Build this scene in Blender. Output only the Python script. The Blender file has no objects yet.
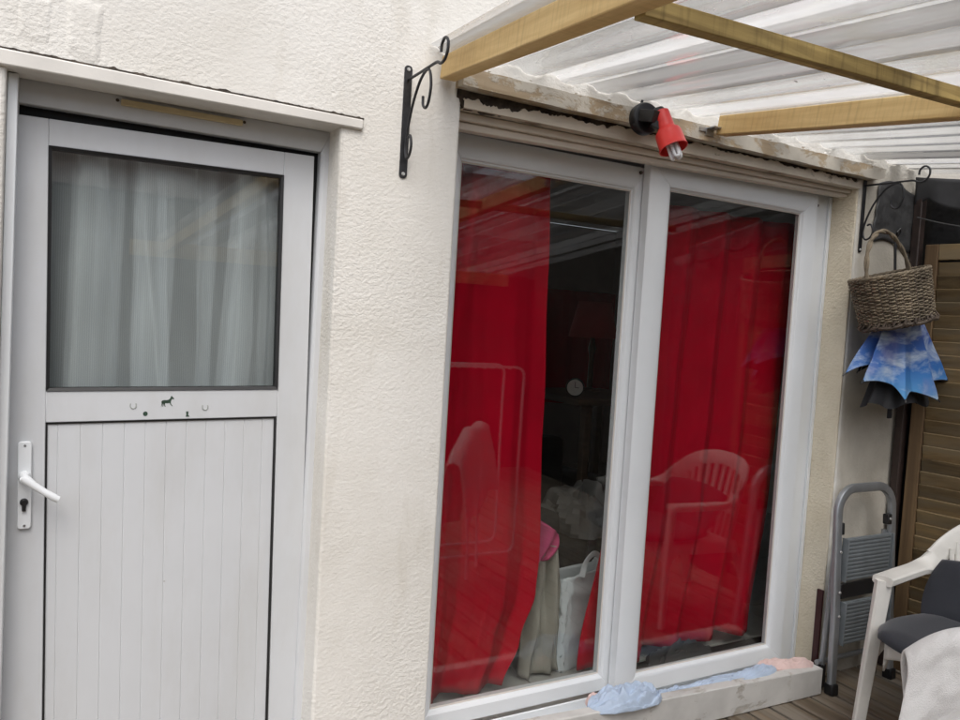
import bpy, math, random
from mathutils import Vector, Matrix, noise
random.seed(7)
SC = bpy.context.scene
COL = SC.collection
R = math.radians
PI = math.pi


# ------------------------------------------------------------------ mesh building
class MB:
    """collects shapes, links them as one mesh object"""
    def __init__(self, T=None):
        self.v = []; self.f = []; self.T = T

    def add(self, vs, fs):
        n = len(self.v)
        for p in vs:
            p = Vector(p)
            self.v.append(self.T @ p if self.T is not None else p)
        self.f += [tuple(i + n for i in q) for q in fs]

    def box(self, x0, x1, y0, y1, z0, z1, M=None):
        vs = [Vector((x, y, z)) for x in (x0, x1) for y in (y0, y1) for z in (z0, z1)]
        if M is not None:
            vs = [M @ p for p in vs]
        self.add(vs, [(0, 1, 3, 2), (4, 6, 7, 5), (0, 4, 5, 1), (2, 3, 7, 6), (0, 2, 6, 4), (1, 5, 7, 3)])
        return self

    def beam(self, p0, p1, w, h, up=(0, 0, 1), w1=None, h1=None):
        """bar from p0 to p1 (centre line), w across, h along up"""
        p0, p1 = Vector(p0), Vector(p1)
        d = (p1 - p0).normalized(); s = d.cross(Vector(up)).normalized(); u = s.cross(d)
        w1 = w if w1 is None else w1; h1 = h if h1 is None else h1
        vs = []
        for p, ww, hh in ((p0, w, h), (p1, w1, h1)):
            for a, b in ((-1, -1), (1, -1), (1, 1), (-1, 1)):
                vs.append(p + s * a * ww / 2 + u * b * hh / 2)
        self.add(vs, [(3, 2, 1, 0), (4, 5, 6, 7), (0, 1, 5, 4), (1, 2, 6, 5), (2, 3, 7, 6), (3, 0, 4, 7)])
        return self

    def tube(self, pts, r, n=8, closed=False, caps=True, flat=None, upv=None):
        """round (or flattened: flat=(a,b)) tube through points; r number or list"""
        pts = [Vector(p) for p in pts]; m = len(pts)
        rs = r if isinstance(r, (list, tuple)) else [r] * m
        prev = None; vs = []
        for i, p in enumerate(pts):
            if closed:
                t = pts[(i + 1) % m] - pts[i - 1]
            else:
                t = pts[min(i + 1, m - 1)] - pts[max(i - 1, 0)]
            t.normalize()
            if upv is not None:
                u = upv[i] if isinstance(upv, list) else upv
                a = Vector(u); a = (a - t * a.dot(t)).normalized()
            elif prev is None:
                a = Vector((0, 0, 1)) if abs(t.z) < .9 else Vector((1, 0, 0))
                a = (a - t * a.dot(t)).normalized()
            else:
                a = (prev - t * prev.dot(t)).normalized()
            prev = a; b = t.cross(a)
            for k in range(n):
                th = 2 * PI * (k + .5) / n
                ca, sa = math.cos(th), math.sin(th)
                if flat:
                    e = .5
                    ca = math.copysign(abs(ca) ** e, ca) * flat[0]; sa = math.copysign(abs(sa) ** e, sa) * flat[1]
                vs.append(p + (a * ca + b * sa) * rs[i])
        fs = []
        for i in range(m if closed else m - 1):
            j = (i + 1) % m
            for k in range(n):
                l = (k + 1) % n
                fs.append((i * n + k, i * n + l, j * n + l, j * n + k))
        if caps and not closed:
            fs.append(tuple(range(n - 1, -1, -1))); fs.append(tuple((m - 1) * n + k for k in range(n)))
        self.add(vs, fs); return self

    def lathe(self, prof, n=24, M=None, cap0=True, cap1=True):
        vs = []
        for r, z in prof:
            for k in range(n):
                a = 2 * PI * k / n; p = Vector((r * math.cos(a), r * math.sin(a), z))
                vs.append(M @ p if M is not None else p)
        fs = []
        for i in range(len(prof) - 1):
            for k in range(n):
                l = (k + 1) % n
                fs.append((i * n + k, i * n + l, (i + 1) * n + l, (i + 1) * n + k))
        if cap0: fs.append(tuple(range(n - 1, -1, -1)))
        if cap1: fs.append(tuple((len(prof) - 1) * n + k for k in range(n)))
        self.add(vs, fs); return self

    def grid(self, fn, nu, nv, closed_u=False):
        vs = [fn(i / nu, j / nv) for j in range(nv + 1) for i in range(nu + 1)]
        w = nu + 1
        self.add(vs, [(j * w + i, j * w + i + 1, (j + 1) * w + i + 1, (j + 1) * w + i) for j in range(nv) for i in range(nu)])
        return self

    def prism(self, poly, y0, y1, M=None):
        """poly in (x,z), extruded along y"""
        n = len(poly)
        vs = [Vector((x, y0, z)) for x, z in poly] + [Vector((x, y1, z)) for x, z in poly]
        if M is not None: vs = [M @ p for p in vs]
        fs = [tuple(range(n)), tuple(range(2 * n - 1, n - 1, -1))]
        fs += [(i, i + n, (i + 1) % n + n, (i + 1) % n) for i in range(n)]
        self.add(vs, fs); return self

    def frame(self, o, i, prof):
        """mitred frame: o outer rect, i inner rect (x0,x1,z0,z1); prof list of (t,y): t 0 at the outer rect, 1 at the inner"""
        for side in range(4):
            vs = []
            for t, y in prof:
                x0, x1, z0, z1 = [a + (b - a) * t for a, b in zip(o, i)]
                c = [(x0, z0), (x1, z0), (x1, z1), (x0, z1)]
                for q in (c[side], c[(side + 1) % 4]):
                    vs.append((q[0], y, q[1]))
            m = len(prof)
            fs = [(2 * k, 2 * k + 1, 2 * ((k + 1) % m) + 1, 2 * ((k + 1) % m)) for k in range(m)]
            fs += [tuple(2 * k for k in range(m - 1, -1, -1)), tuple(2 * k + 1 for k in range(m))]
            self.add(vs, fs)
        return self

    def build(self, name, mat, parent=None, smooth=False, bevel=0, solid=0, sub=0, loc=None, seg=2, weld=False, angle=35):
        me = bpy.data.meshes.new(name)
        off = Vector(loc) if loc is not None else Vector()
        me.from_pydata([p - off for p in self.v], [], self.f)
        import bmesh
        bm = bmesh.new(); bm.from_mesh(me)
        if weld: bmesh.ops.remove_doubles(bm, verts=bm.verts, dist=1e-5)
        bmesh.ops.recalc_face_normals(bm, faces=bm.faces)
        bm.to_mesh(me); bm.free()
        me.materials.append(mat)
        o = bpy.data.objects.new(name, me); COL.objects.link(o)
        o.location = off
        if parent is not None: o.parent = parent
        if solid:
            s = o.modifiers.new('solid', 'SOLIDIFY'); s.thickness = solid; s.offset = 0
        if bevel:
            b = o.modifiers.new('bevel', 'BEVEL'); b.width = bevel; b.segments = seg; b.limit_method = 'ANGLE'; b.angle_limit = R(40)
        if sub:
            s = o.modifiers.new('sub', 'SUBSURF'); s.levels = sub; s.render_levels = sub
        if smooth or bevel:
            for p in me.polygons: p.use_smooth = True
            me.set_sharp_from_angle(angle=R(angle))
        return o


def tag(o, label, cat, group=None, kind=None):
    if label: o['label'] = label
    if cat: o['category'] = cat
    if group: o['group'] = group
    if kind: o['kind'] = kind
    return o


def thing(name, label, cat, loc=(0, 0, 0), rz=0, group=None):
    o = bpy.data.objects.new(name, None); COL.objects.link(o)
    o.location = loc; o.rotation_euler = (0, 0, rz); o.empty_display_size = .1
    return tag(o, label, cat, group)


def dup_tree(o, parent=None):
    c = o.copy(); COL.objects.link(c)
    if parent is not None: c.parent = parent
    for ch in list(o.children): dup_tree(ch, c)
    return c


PITCH = .146            # of the corrugated roof sheet

# ------------------------------------------------------------------ materials
def newmat(name):
    m = bpy.data.materials.new(name); m.use_nodes = True
    nt = m.node_tree; nt.nodes.clear()
    out = nt.nodes.new('ShaderNodeOutputMaterial')
    return m, nt, out


def N(nt, t, **kw):
    n = nt.nodes.new('ShaderNode' + t)
    for k, v in kw.items():
        if k in n.inputs.keys(): n.inputs[k].default_value = v
        else: setattr(n, k, v)
    return n


def coords(nt, scale=(1, 1, 1), rot=(0, 0, 0)):
    tc = N(nt, 'TexCoord'); mp = N(nt, 'Mapping')
    mp.inputs['Scale'].default_value = scale; mp.inputs['Rotation'].default_value = rot
    nt.links.new(tc.outputs['Object'], mp.inputs['Vector'])
    return mp.outputs['Vector']


def ramp(nt, fac, stops):
    r = N(nt, 'ValToRGB'); e = r.color_ramp.elements
    while len(e) < len(stops): e.new(.5)
    for k, (p, c) in enumerate(stops):
        e[k].position = p; e[k].color = (*c, 1) if len(c) == 3 else c
    nt.links.new(fac, r.inputs['Fac']); return r.outputs['Color']


def mixc(nt, fac, a, b, mode='MIX'):
    m = N(nt, 'Mix', data_type='RGBA', blend_type=mode)
    for sock, val in ((m.inputs[0], fac), (m.inputs[6], a), (m.inputs[7], b)):
        if isinstance(val, bpy.types.NodeSocket): nt.links.new(val, sock)
        elif isinstance(val, (int, float)): sock.default_value = val
        else: sock.default_value = (*val, 1)
    return m.outputs[2]


def noise_t(nt, vec, scale, detail=4, rough=.55, dist=0):
    n = N(nt, 'TexNoise'); n.inputs['Scale'].default_value = scale; n.inputs['Detail'].default_value = detail
    n.inputs['Roughness'].default_value = rough; n.inputs['Distortion'].default_value = dist
    nt.links.new(vec, n.inputs['Vector']); return n.outputs['Fac']


def bump(nt, h, strength, dist=.01, nrm=None):
    b = N(nt, 'Bump'); b.inputs['Strength'].default_value = strength; b.inputs['Distance'].default_value = dist
    nt.links.new(h, b.inputs['Height'])
    if nrm is not None: nt.links.new(nrm, b.inputs['Normal'])
    return b.outputs['Normal']


def plain(name, col, rough=.5, metal=0, var=.12, vscale=6, bscale=0, bstr=.3, bdist=.002, stretch=(1, 1, 1), spec=.5, sheen=0, trans=0):
    m, nt, out = newmat(name)
    p = N(nt, 'BsdfPrincipled'); p.inputs['Roughness'].default_value = rough; p.inputs['Metallic'].default_value = metal
    p.inputs['Specular IOR Level'].default_value = spec
    if sheen: p.inputs['Sheen Weight'].default_value = sheen
    vec = coords(nt, stretch)
    f = noise_t(nt, vec, vscale, 5, .6)
    lo = tuple(max(0, c * (1 - var)) for c in col); hi = tuple(min(1, c * (1 + var)) for c in col)
    c = ramp(nt, f, [(.3, lo), (.7, hi)])
    nt.links.new(c, p.inputs['Base Color'])
    if bscale:
        nt.links.new(bump(nt, noise_t(nt, vec, bscale, 3), bstr, bdist), p.inputs['Normal'])
    sh = p.outputs[0]
    if trans:
        t = N(nt, 'BsdfTranslucent'); nt.links.new(c, t.inputs['Color'])
        mx = N(nt, 'MixShader'); mx.inputs[0].default_value = trans
        nt.links.new(sh, mx.inputs[1]); nt.links.new(t.outputs[0], mx.inputs[2]); sh = mx.outputs[0]
    nt.links.new(sh, out.inputs['Surface'])
    return m


def render_mat(name, base, dirt, bumpS=.8, tone_from=None):
    """rough painted wall render: trowelled ridges, pits, faint stains"""
    m, nt, out = newmat(name)
    p = N(nt, 'BsdfPrincipled'); p.inputs['Roughness'].default_value = .92; p.inputs['Specular IOR Level'].default_value = .2
    v = coords(nt)
    st = noise_t(nt, v, 2.3, 6, .65, .4)
    c = ramp(nt, st, [(.32, dirt), (.58, base)])
    # brown-grey rain stains, drawn out downwards
    vs = coords(nt, (3.2, 3.2, .7))
    s2 = noise_t(nt, vs, 2.1, 5, .6, .3)
    f2 = ramp(nt, s2, [(.56, (0, 0, 0)), (.75, (.42, .42, .42))])
    c = mixc(nt, f2, c, (dirt[0] * .72, dirt[1] * .68, dirt[2] * .6))
    # small pits
    vo = N(nt, 'TexVoronoi'); vo.inputs['Scale'].default_value = 26; nt.links.new(v, vo.inputs['Vector'])
    pit = ramp(nt, vo.outputs['Distance'], [(.02, (1, 1, 1)), (.07, (0, 0, 0))])
    sel = ramp(nt, noise_t(nt, v, 9, 2), [(.58, (0, 0, 0)), (.64, (1, 1, 1))])
    pm = mixc(nt, 1.0, pit, sel, 'MULTIPLY')
    pf = mixc(nt, 1.0, pm, (.5, .5, .5), 'MULTIPLY')
    c = mixc(nt, pf, c, (.3, .27, .23))
    if tone_from is not None:  # darker grey-beige right of this x, fading out above roof height
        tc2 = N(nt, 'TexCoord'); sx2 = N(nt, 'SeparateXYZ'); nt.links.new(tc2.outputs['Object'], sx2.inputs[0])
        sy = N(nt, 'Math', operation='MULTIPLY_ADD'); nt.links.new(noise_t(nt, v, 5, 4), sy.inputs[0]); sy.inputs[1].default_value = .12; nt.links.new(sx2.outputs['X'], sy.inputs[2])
        mr2 = N(nt, 'MapRange'); nt.links.new(sy.outputs[0], mr2.inputs['Value']); mr2.inputs['From Min'].default_value = tone_from; mr2.inputs['From Max'].default_value = tone_from + .05
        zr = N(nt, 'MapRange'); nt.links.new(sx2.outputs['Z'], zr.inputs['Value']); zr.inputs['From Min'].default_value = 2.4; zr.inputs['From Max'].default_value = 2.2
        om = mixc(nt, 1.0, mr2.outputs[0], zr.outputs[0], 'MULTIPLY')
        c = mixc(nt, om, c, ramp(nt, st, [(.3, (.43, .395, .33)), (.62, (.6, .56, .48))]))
    nt.links.new(c, p.inputs['Base Color'])
    # ridges: warped noise, mixed coarse / fine by place
    n1 = noise_t(nt, coords(nt, (1, 1, 1.25)), 75, 3, .55, .25)
    n2 = noise_t(nt, v, 120, 3, .6)
    n3 = noise_t(nt, coords(nt, (1, 1, 1.8)), 6, 4, .5, .8)
    r1 = ramp(nt, n1, [(.3, (0, 0, 0)), (.72, (1, 1, 1))])
    where = ramp(nt, noise_t(nt, v, 1.7, 2), [(.4, (.35, .35, .35)), (.65, (1, 1, 1))])
    h = mixc(nt, 1.0, r1, where, 'MULTIPLY')
    h = mixc(nt, .35, h, n2)
    h = mixc(nt, .38, h, n3)
    h = mixc(nt, pm, h, (0, 0, 0))
    nt.links.new(bump(nt, h, bumpS, .009), p.inputs['Normal'])
    nt.links.new(p.outputs[0], out.inputs['Surface'])
    return m


def wood_mat(name, light, dark, axis=0, scale=1.0, rough=.65, knots=True, grey=None, each=0, saw=0):
    m, nt, out = newmat(name)
    p = N(nt, 'BsdfPrincipled'); p.inputs['Roughness'].default_value = rough; p.inputs['Specular IOR Level'].default_value = .3
    s = [28 * scale] * 3; s[axis] = 1.6 * scale
    v = coords(nt, tuple(s))
    g = noise_t(nt, v, 1.0, 6, .62, .6)
    c = ramp(nt, g, [(.28, dark), (.5, tuple((a + b) / 2 for a, b in zip(light, dark))), (.68, light)])
    big = noise_t(nt, coords(nt), 3.1, 3)
    c = mixc(nt, ramp(nt, big, [(.35, (0, 0, 0)), (.75, (.5, .5, .5))]), c, dark)
    if grey:
        gm = ramp(nt, noise_t(nt, v, .6, 5), [(.42, (0, 0, 0)), (.6, (.8, .8, .8))])
        c = mixc(nt, gm, c, grey)
    if saw:    # dark saw marks and damp streaks across the bar
        ss = [5.0] * 3; ss[axis] = 70.0
        c = mixc(nt, ramp(nt, noise_t(nt, coords(nt, tuple(ss)), 1, 3, .6), [(.5, (0, 0, 0)), (.68, (saw, saw, saw))]), c, tuple(d_ * .5 for d_ in dark))
    if each:   # every slat has weathered to its own tone
        oi = N(nt, 'ObjectInfo'); c = mixc(nt, 1.0, c, ramp(nt, oi.outputs['Random'], [(0, (1 - each,) * 3), (1, (1 + each, 1 + each * .9, 1 + each * .7))]), 'MULTIPLY')
    if knots:
        vo = N(nt, 'TexVoronoi'); ks = [6.0] * 3; ks[axis] = 2.2
        nt.links.new(coords(nt, tuple(ks)), vo.inputs['Vector']); vo.inputs['Scale'].default_value = 1
        kf = ramp(nt, vo.outputs['Distance'], [(.03, (.85, .85, .85)), (.11, (0, 0, 0))])
        c = mixc(nt, kf, c, tuple(d * .55 for d in dark))
    nt.links.new(c, p.inputs['Base Color'])
    nt.links.new(bump(nt, g, .35, .002), p.inputs['Normal'])
    nt.links.new(p.outputs[0], out.inputs['Surface'])
    return m


def flaky_mat(name, paint, wood, dark, axis=0, cover=.5, dirt=.5):
    """old board: flaking paint over bare timber"""
    m, nt, out = newmat(name)
    p = N(nt, 'BsdfPrincipled'); p.inputs['Roughness'].default_value = .85
    s = [24.0] * 3; s[axis] = 1.8
    g = noise_t(nt, coords(nt, tuple(s)), 1, 5, .6, .4)
    w = ramp(nt, g, [(.3, dark), (.62, wood)])
    f = noise_t(nt, coords(nt, (1, 1.6, 1.6)), 6, 8, .68, .3)
    mk = ramp(nt, f, [(cover - .03, (0, 0, 0)), (cover + .035, (1, 1, 1))])
    pc = ramp(nt, noise_t(nt, coords(nt), 7, 5), [(.3, tuple(a * (1 - dirt * .45) for a in paint)), (.62, paint)])
    c = mixc(nt, mk, w, pc)
    nt.links.new(c, p.inputs['Base Color'])
    h = mixc(nt, .35, mk, g)
    nt.links.new(bump(nt, h, .7, .003), p.inputs['Normal'])
    nt.links.new(p.outputs[0], out.inputs['Surface'])
    return m


def schlick(nt, f0):
    lw = N(nt, 'LayerWeight'); lw.inputs['Blend'].default_value = .5
    pw = N(nt, 'Math', operation='POWER'); nt.links.new(lw.outputs['Facing'], pw.inputs[0]); pw.inputs[1].default_value = 5
    ma = N(nt, 'Math', operation='MULTIPLY_ADD'); nt.links.new(pw.outputs[0], ma.inputs[0])
    ma.inputs[1].default_value = 1 - f0; ma.inputs[2].default_value = f0
    return ma.outputs[0]


def glass_mat(name, f0=.05, tint=(.93, .95, .94), rough=0.0):
    m, nt, out = newmat(name)
    t = N(nt, 'BsdfTransparent'); t.inputs['Color'].default_value = (*tint, 1)
    g = N(nt, 'BsdfGlossy'); g.inputs['Roughness'].default_value = rough
    # faint unevenness of the float glass
    nt.links.new(bump(nt, noise_t(nt, coords(nt), 2.2, 1), .06, .01), g.inputs['Normal'])
    mx = N(nt, 'MixShader'); nt.links.new(schlick(nt, f0), mx.inputs[0])
    nt.links.new(t.outputs[0], mx.inputs[1]); nt.links.new(g.outputs[0], mx.inputs[2])
    # thin film of dust
    d = N(nt, 'BsdfDiffuse'); d.inputs['Color'].default_value = (.6, .6, .58, 1)
    f = ramp(nt, noise_t(nt, coords(nt, (1.2, 1, .8)), 3, 6, .6), [(.5, (.0, .0, .0)), (.9, (.005, .005, .005))])
    m2 = N(nt, 'MixShader'); nt.links.new(f, m2.inputs[0])
    nt.links.new(mx.outputs[0], m2.inputs[1]); nt.links.new(d.outputs[0], m2.inputs[2])
    nt.links.new(m2.outputs[0], out.inputs['Surface'])
    return m


def sheet_mat(name):
    """clear corrugated plastic with grey and milky bands along its ribs"""
    m, nt, out = newmat(name)
    t = N(nt, 'BsdfTransparent'); t.inputs['Color'].default_value = (.88, .9, .92, 1)
    tl = N(nt, 'BsdfTranslucent'); tl.inputs['Color'].default_value = (.9, .9, .9, 1)
    df = N(nt, 'BsdfDiffuse'); df.inputs['Color'].default_value = (.56, .57, .58, 1)
    g = N(nt, 'BsdfGlossy'); g.inputs['Roughness'].default_value = .06
    tc = N(nt, 'TexCoord'); sx = N(nt, 'SeparateXYZ'); nt.links.new(tc.outputs['Object'], sx.inputs[0])
    def mth(op, a, b=None, c=None):
        n_ = N(nt, 'Math', operation=op)
        for k_, v_ in enumerate((a, b, c)):
            if v_ is None: continue
            if isinstance(v_, bpy.types.NodeSocket): nt.links.new(v_, n_.inputs[k_])
            else: n_.inputs[k_].default_value = v_
        return n_.outputs[0]
    # running number of the rib a point lies on, counted across the sheet
    rib = mth('DIVIDE', mth('SUBTRACT', mth('MULTIPLY_ADD', sx.outputs['Y'], -.16, sx.outputs['X']), .965), PITCH)
    rib = mth('ADD', rib, mth('MULTIPLY', mth('SINE', mth('MULTIPLY', rib, 1.9)), .22))
    half = mth('FLOOR', mth('MULTIPLY_ADD', rib, 2.0, .5))
    wn = N(nt, 'TexWhiteNoise', noise_dimensions='1D'); nt.links.new(half, wn.inputs['W'])
    wn2 = N(nt, 'TexWhiteNoise', noise_dimensions='1D'); nt.links.new(mth('ADD', half, 77.7), wn2.inputs['W'])
    odd = mth('PINGPONG', half, 1.0)
    v = coords(nt, (5, .7, 5), (0, 0, R(-9.1)))
    patch = noise_t(nt, v, 1.3, 4, .55, .2)
    f1 = ramp(nt, mth('ADD', mth('MULTIPLY', wn.outputs['Value'], .6), mth('MULTIPLY', patch, .5)), [(.3, (.02, .02, .02)), (.8, (.36, .36, .36))])
    a = N(nt, 'MixShader'); nt.links.new(f1, a.inputs[0]); nt.links.new(t.outputs[0], a.inputs[1]); nt.links.new(tl.outputs[0], a.inputs[2])
    g2 = mth('ADD', mth('MULTIPLY', wn2.outputs['Value'], .55), mth('ADD', mth('MULTIPLY', patch, .35), mth('MULTIPLY', odd, .2)))
    f2 = ramp(nt, g2, [(.38, (.0, .0, .0)), (.8, (.66, .66, .66))])
    b = N(nt, 'MixShader'); nt.links.new(f2, b.inputs[0]); nt.links.new(a.outputs[0], b.inputs[1]); nt.links.new(df.outputs[0], b.inputs[2])
    # scattered pale spots
    vs = N(nt, 'TexVoronoi'); vs.inputs['Scale'].default_value = 17; nt.links.new(coords(nt), vs.inputs['Vector'])
    sp = ramp(nt, vs.outputs['Distance'], [(.05, (.8, .8, .8)), (.11, (0, 0, 0))])
    sel = ramp(nt, noise_t(nt, coords(nt), 3.5, 3), [(.55, (0, 0, 0)), (.6, (1, 1, 1))])
    spm = mixc(nt, 1.0, sp, sel, 'MULTIPLY')
    d2 = N(nt, 'BsdfDiffuse'); d2.inputs['Color'].default_value = (.75, .74, .7, 1)
    d = N(nt, 'MixShader'); nt.links.new(spm, d.inputs[0]); nt.links.new(b.outputs[0], d.inputs[1]); nt.links.new(d2.outputs[0], d.inputs[2])
    c = N(nt, 'MixShader'); nt.links.new(schlick(nt, .06), c.inputs[0]); nt.links.new(d.outputs[0], c.inputs[1]); nt.links.new(g.outputs[0], c.inputs[2])
    nt.links.new(c.outputs[0], out.inputs['Surface'])
    return m


def net_mat(name):
    m, nt, out = newmat(name)
    t = N(nt, 'BsdfTransparent')
    d = N(nt, 'BsdfDiffuse'); d.inputs['Color'].default_value = (.93, .95, .98, 1)
    tl = N(nt, 'BsdfTranslucent'); tl.inputs['Color'].default_value = (.93, .95, .98, 1)
    a = N(nt, 'MixShader'); a.inputs[0].default_value = .3
    nt.links.new(d.outputs[0], a.inputs[1]); nt.links.new(tl.outputs[0], a.inputs[2])
    # more threads in line where the net is seen edge on
    lw = N(nt, 'LayerWeight'); lw.inputs['Blend'].default_value = .5
    f = ramp(nt, lw.outputs['Facing'], [(.0, (.4, .4, .4)), (.8, (.99, .99, .99))])
    wv = N(nt, 'TexWave', wave_type='BANDS', bands_direction='X'); wv.inputs['Scale'].default_value = 60; wv.inputs['Distortion'].default_value = 1
    nt.links.new(coords(nt), wv.inputs['Vector'])
    f = mixc(nt, .07, f, wv.outputs['Color'])
    b = N(nt, 'MixShader'); nt.links.new(f, b.inputs[0]); nt.links.new(t.outputs[0], b.inputs[1]); nt.links.new(a.outputs[0], b.inputs[2])
    nt.links.new(b.outputs[0], out.inputs['Surface'])
    return m


def sky_print_mat(name):
    """umbrella cloth printed with a blue sky and white clouds"""
    m, nt, out = newmat(name)
    p = N(nt, 'BsdfPrincipled'); p.inputs['Roughness'].default_value = .6
    tc = N(nt, 'TexCoord'); sx = N(nt, 'SeparateXYZ'); nt.links.new(tc.outputs['Object'], sx.inputs[0])
    mr = N(nt, 'MapRange'); nt.links.new(sx.outputs['Z'], mr.inputs['Value'])
    mr.inputs['From Min'].default_value = 0; mr.inputs['From Max'].default_value = .38
    base = ramp(nt, mr.outputs[0], [(0, (.1, .33, .6)), (.35, (.03, .15, .45)), (.75, (.03, .07, .28)), (1, (.025, .09, .3))])
    n = noise_t(nt, coords(nt, (6, 6, 12)), 1, 5, .6, .5)
    f = ramp(nt, n, [(.47, (0, 0, 0)), (.66, (.95, .95, .95))])
    c = mixc(nt, f, base, (.5, .58, .66))
    pur = ramp(nt, noise_t(nt, coords(nt, (5, 5, 5)), 1.3, 2), [(.52, (0, 0, 0)), (.7, (.5, .5, .5))])
    c = mixc(nt, pur, c, (.22, .2, .42))
    nt.links.new(c, p.inputs['Base Color']); nt.links.new(p.outputs[0], out.inputs['Surface'])
    return m


M = {}
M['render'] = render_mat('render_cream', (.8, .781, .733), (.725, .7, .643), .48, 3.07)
M['reveal'] = render_mat('render_yellow', (.77, .7, .56), (.66, .58, .44), 1.0)
M['pvc_door'] = plain('pvc_door', (.6, .617, .635), .38, var=.03, vscale=3, spec=.4)
def grimy(m):
    nt = m.node_tree; p = next(n for n in nt.nodes if n.type == 'BSDF_PRINCIPLED'); src = p.inputs['Base Color'].links[0].from_socket
    f = ramp(nt, noise_t(nt, coords(nt, (2.5, 2.5, .8)), 2.6, 6, .65), [(.45, (0, 0, 0)), (.8, (.28, .28, .28))])
    c = mixc(nt, f, src, (.42, .4, .35))
    vo = N(nt, 'TexVoronoi'); vo.inputs['Scale'].default_value = 13; nt.links.new(coords(nt), vo.inputs['Vector'])
    sp = mixc(nt, 1.0, ramp(nt, vo.outputs['Distance'], [(.02, (.7, .7, .7)), (.05, (0, 0, 0))]), ramp(nt, noise_t(nt, coords(nt), 4, 3), [(.56, (0, 0, 0)), (.62, (1, 1, 1))]), 'MULTIPLY')
    c = mixc(nt, sp, c, (.3, .29, .26))
    nt.links.new(c, p.inputs['Base Color'])
grimy(M['pvc_door'])
M['pvc'] = plain('pvc_white', (.78, .805, .82), .3, var=.03, vscale=3)
M['pvc_dirty'] = plain('pvc_beige', (.62, .58, .53), .4, var=.08, vscale=4)
M['lintel'] = plain('lintel_paint', (.71, .685, .635), .6, var=.1, vscale=5, bscale=30, bstr=.2)
M['black'] = plain('black_rubber', (.012, .012, .013), .55, var=.2)
M['tar'] = plain('tar', (.05, .038, .028), .8, var=.9, vscale=26, bscale=60, bstr=.8, bdist=.004)
M['dark'] = plain('dark_gap', (.01, .01, .01), .9)
M['trim'] = flaky_mat('trim_board', (.62, .55, .45), (.3, .24, .17), (.12, .09, .06), 0, .4, .4)
M['trim2'] = plain('trim_painted', (.68, .61, .52), .55, var=.08, vscale=4)
M['ledger'] = flaky_mat('ledger_board', (.6, .55, .46), (.47, .37, .25), (.3, .22, .13), 0, .49, .7)
M['sill'] = flaky_mat('sill_board', (.66, .645, .61), (.5, .47, .42), (.36, .32, .27), 0, .4, .45)
M['pine'] = wood_mat('pine_rafter', (.78, .58, .28), (.5, .32, .12), 1, saw=.25)
M['old_pine'] = wood_mat('weathered_purlin', (.52, .38, .14), (.17, .11, .035), 0, 1.3, saw=.45)
M['glass'] = glass_mat('window_glass', .062)
M['sheet'] = sheet_mat('clear_plastic_sheet')
M['iron'] = plain('wrought_iron', (.045, .045, .048), .45, .6, var=.4, vscale=30)
M['steel'] = plain('galvanised', (.45, .46, .47), .4, .9, var=.2, vscale=20)
M['red_fabric'] = plain('red_curtain', (.5, .002, .02), .9, var=.1, vscale=4, spec=.1, trans=.1)
M['net'] = net_mat('net_curtain')
M['red_plastic'] = plain('red_plastic', (.8, .05, .042), .38, var=.06)
M['red_inner'] = plain('red_plastic_inner', (.5, .02, .02), .4, var=.06)
M['black_plastic'] = plain('black_plastic', (.014, .014, .015), .35, var=.2)
M['cfl'] = plain('bulb_glass', (.85, .86, .88), .2, var=.02)
M['wicker'] = plain('wicker', (.2, .16, .108), .75, var=.5, vscale=14, bscale=90, bstr=.4)
M['wicker_dark'] = plain('wicker_old', (.085, .062, .045), .75, var=.5, vscale=18, bscale=90, bstr=.4)
M['print'] = sky_print_mat('sky_print_cloth')
M['black_cloth'] = plain('black_cloth', (.012, .012, .014), .8, var=.3)
M['alu'] = plain('ladder_aluminium', (.4, .42, .44), .42, .75, var=.12, vscale=10)
M['tread'] = plain('ladder_tread', (.2, .22, .23), .55, .3, var=.15, vscale=12)
M['chair'] = plain('white_plastic', (.72, .7, .65), .45, var=.1, vscale=5)
M['navy'] = plain('charcoal_cushion', (.016, .018, .025), .85, var=.15, bscale=180, bstr=.25, sheen=.2)
M['towel'] = plain('terry_towel', (.74, .72, .7), .95, var=.06, vscale=10, bscale=420, bstr=.8, bdist=.004, sheen=.3)
M['blue_cloth'] = plain('blue_cloth', (.47, .56, .69), .9, var=.14, vscale=9, bscale=420, bstr=.5, bdist=.001)
M['pink_cloth'] = plain('pink_cloth', (.72, .54, .5), .9, var=.1, vscale=9, bscale=170, bstr=.4)
M['deck'] = wood_mat('deck_board', (.27, .205, .14), (.1, .075, .05), 1, 1.0, .8, True, (.24, .21, .17))
M['shutter'] = wood_mat('shutter_wood', (.25, .175, .085), (.09, .06, .03), 1, 1.0, .75, False, (.17, .135, .085), .38)
M['shutter_frame'] = wood_mat('shutter_stile_wood', (.2, .13, .065), (.09, .055, .03), 2, 1.0, .7, False)
M['post'] = plain('dark_post', (.04, .025, .02), .6, var=.4, vscale=12)
M['maroon'] = plain('maroon_paint', (.05, .012, .012), .5, var=.3)
M['tarp'] = plain('black_tarp', (.008, .008, .009), .6, var=.4, vscale=5, bscale=7, bstr=.7, bdist=.03)
M['grey_film'] = plain('grey_film', (.06, .06, .06), .4, var=.35, vscale=9, bscale=12, bstr=.6, bdist=.02)
M['valance'] = plain('valance_cloth', (.035, .035, .037), .7, var=.25, vscale=9)
M['room'] = plain('room_wall', (.5, .48, .455), .9, var=.1)
M['tiles'] = plain('floor_tile', (.4, .38, .35), .35, var=.08)
M['sofa'] = plain('dark_upholstery', (.045, .043, .042), .9, var=.3)
M['grey_cloth'] = plain('grey_cloth', (.22, .21, .2), .9, var=.2)
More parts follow.
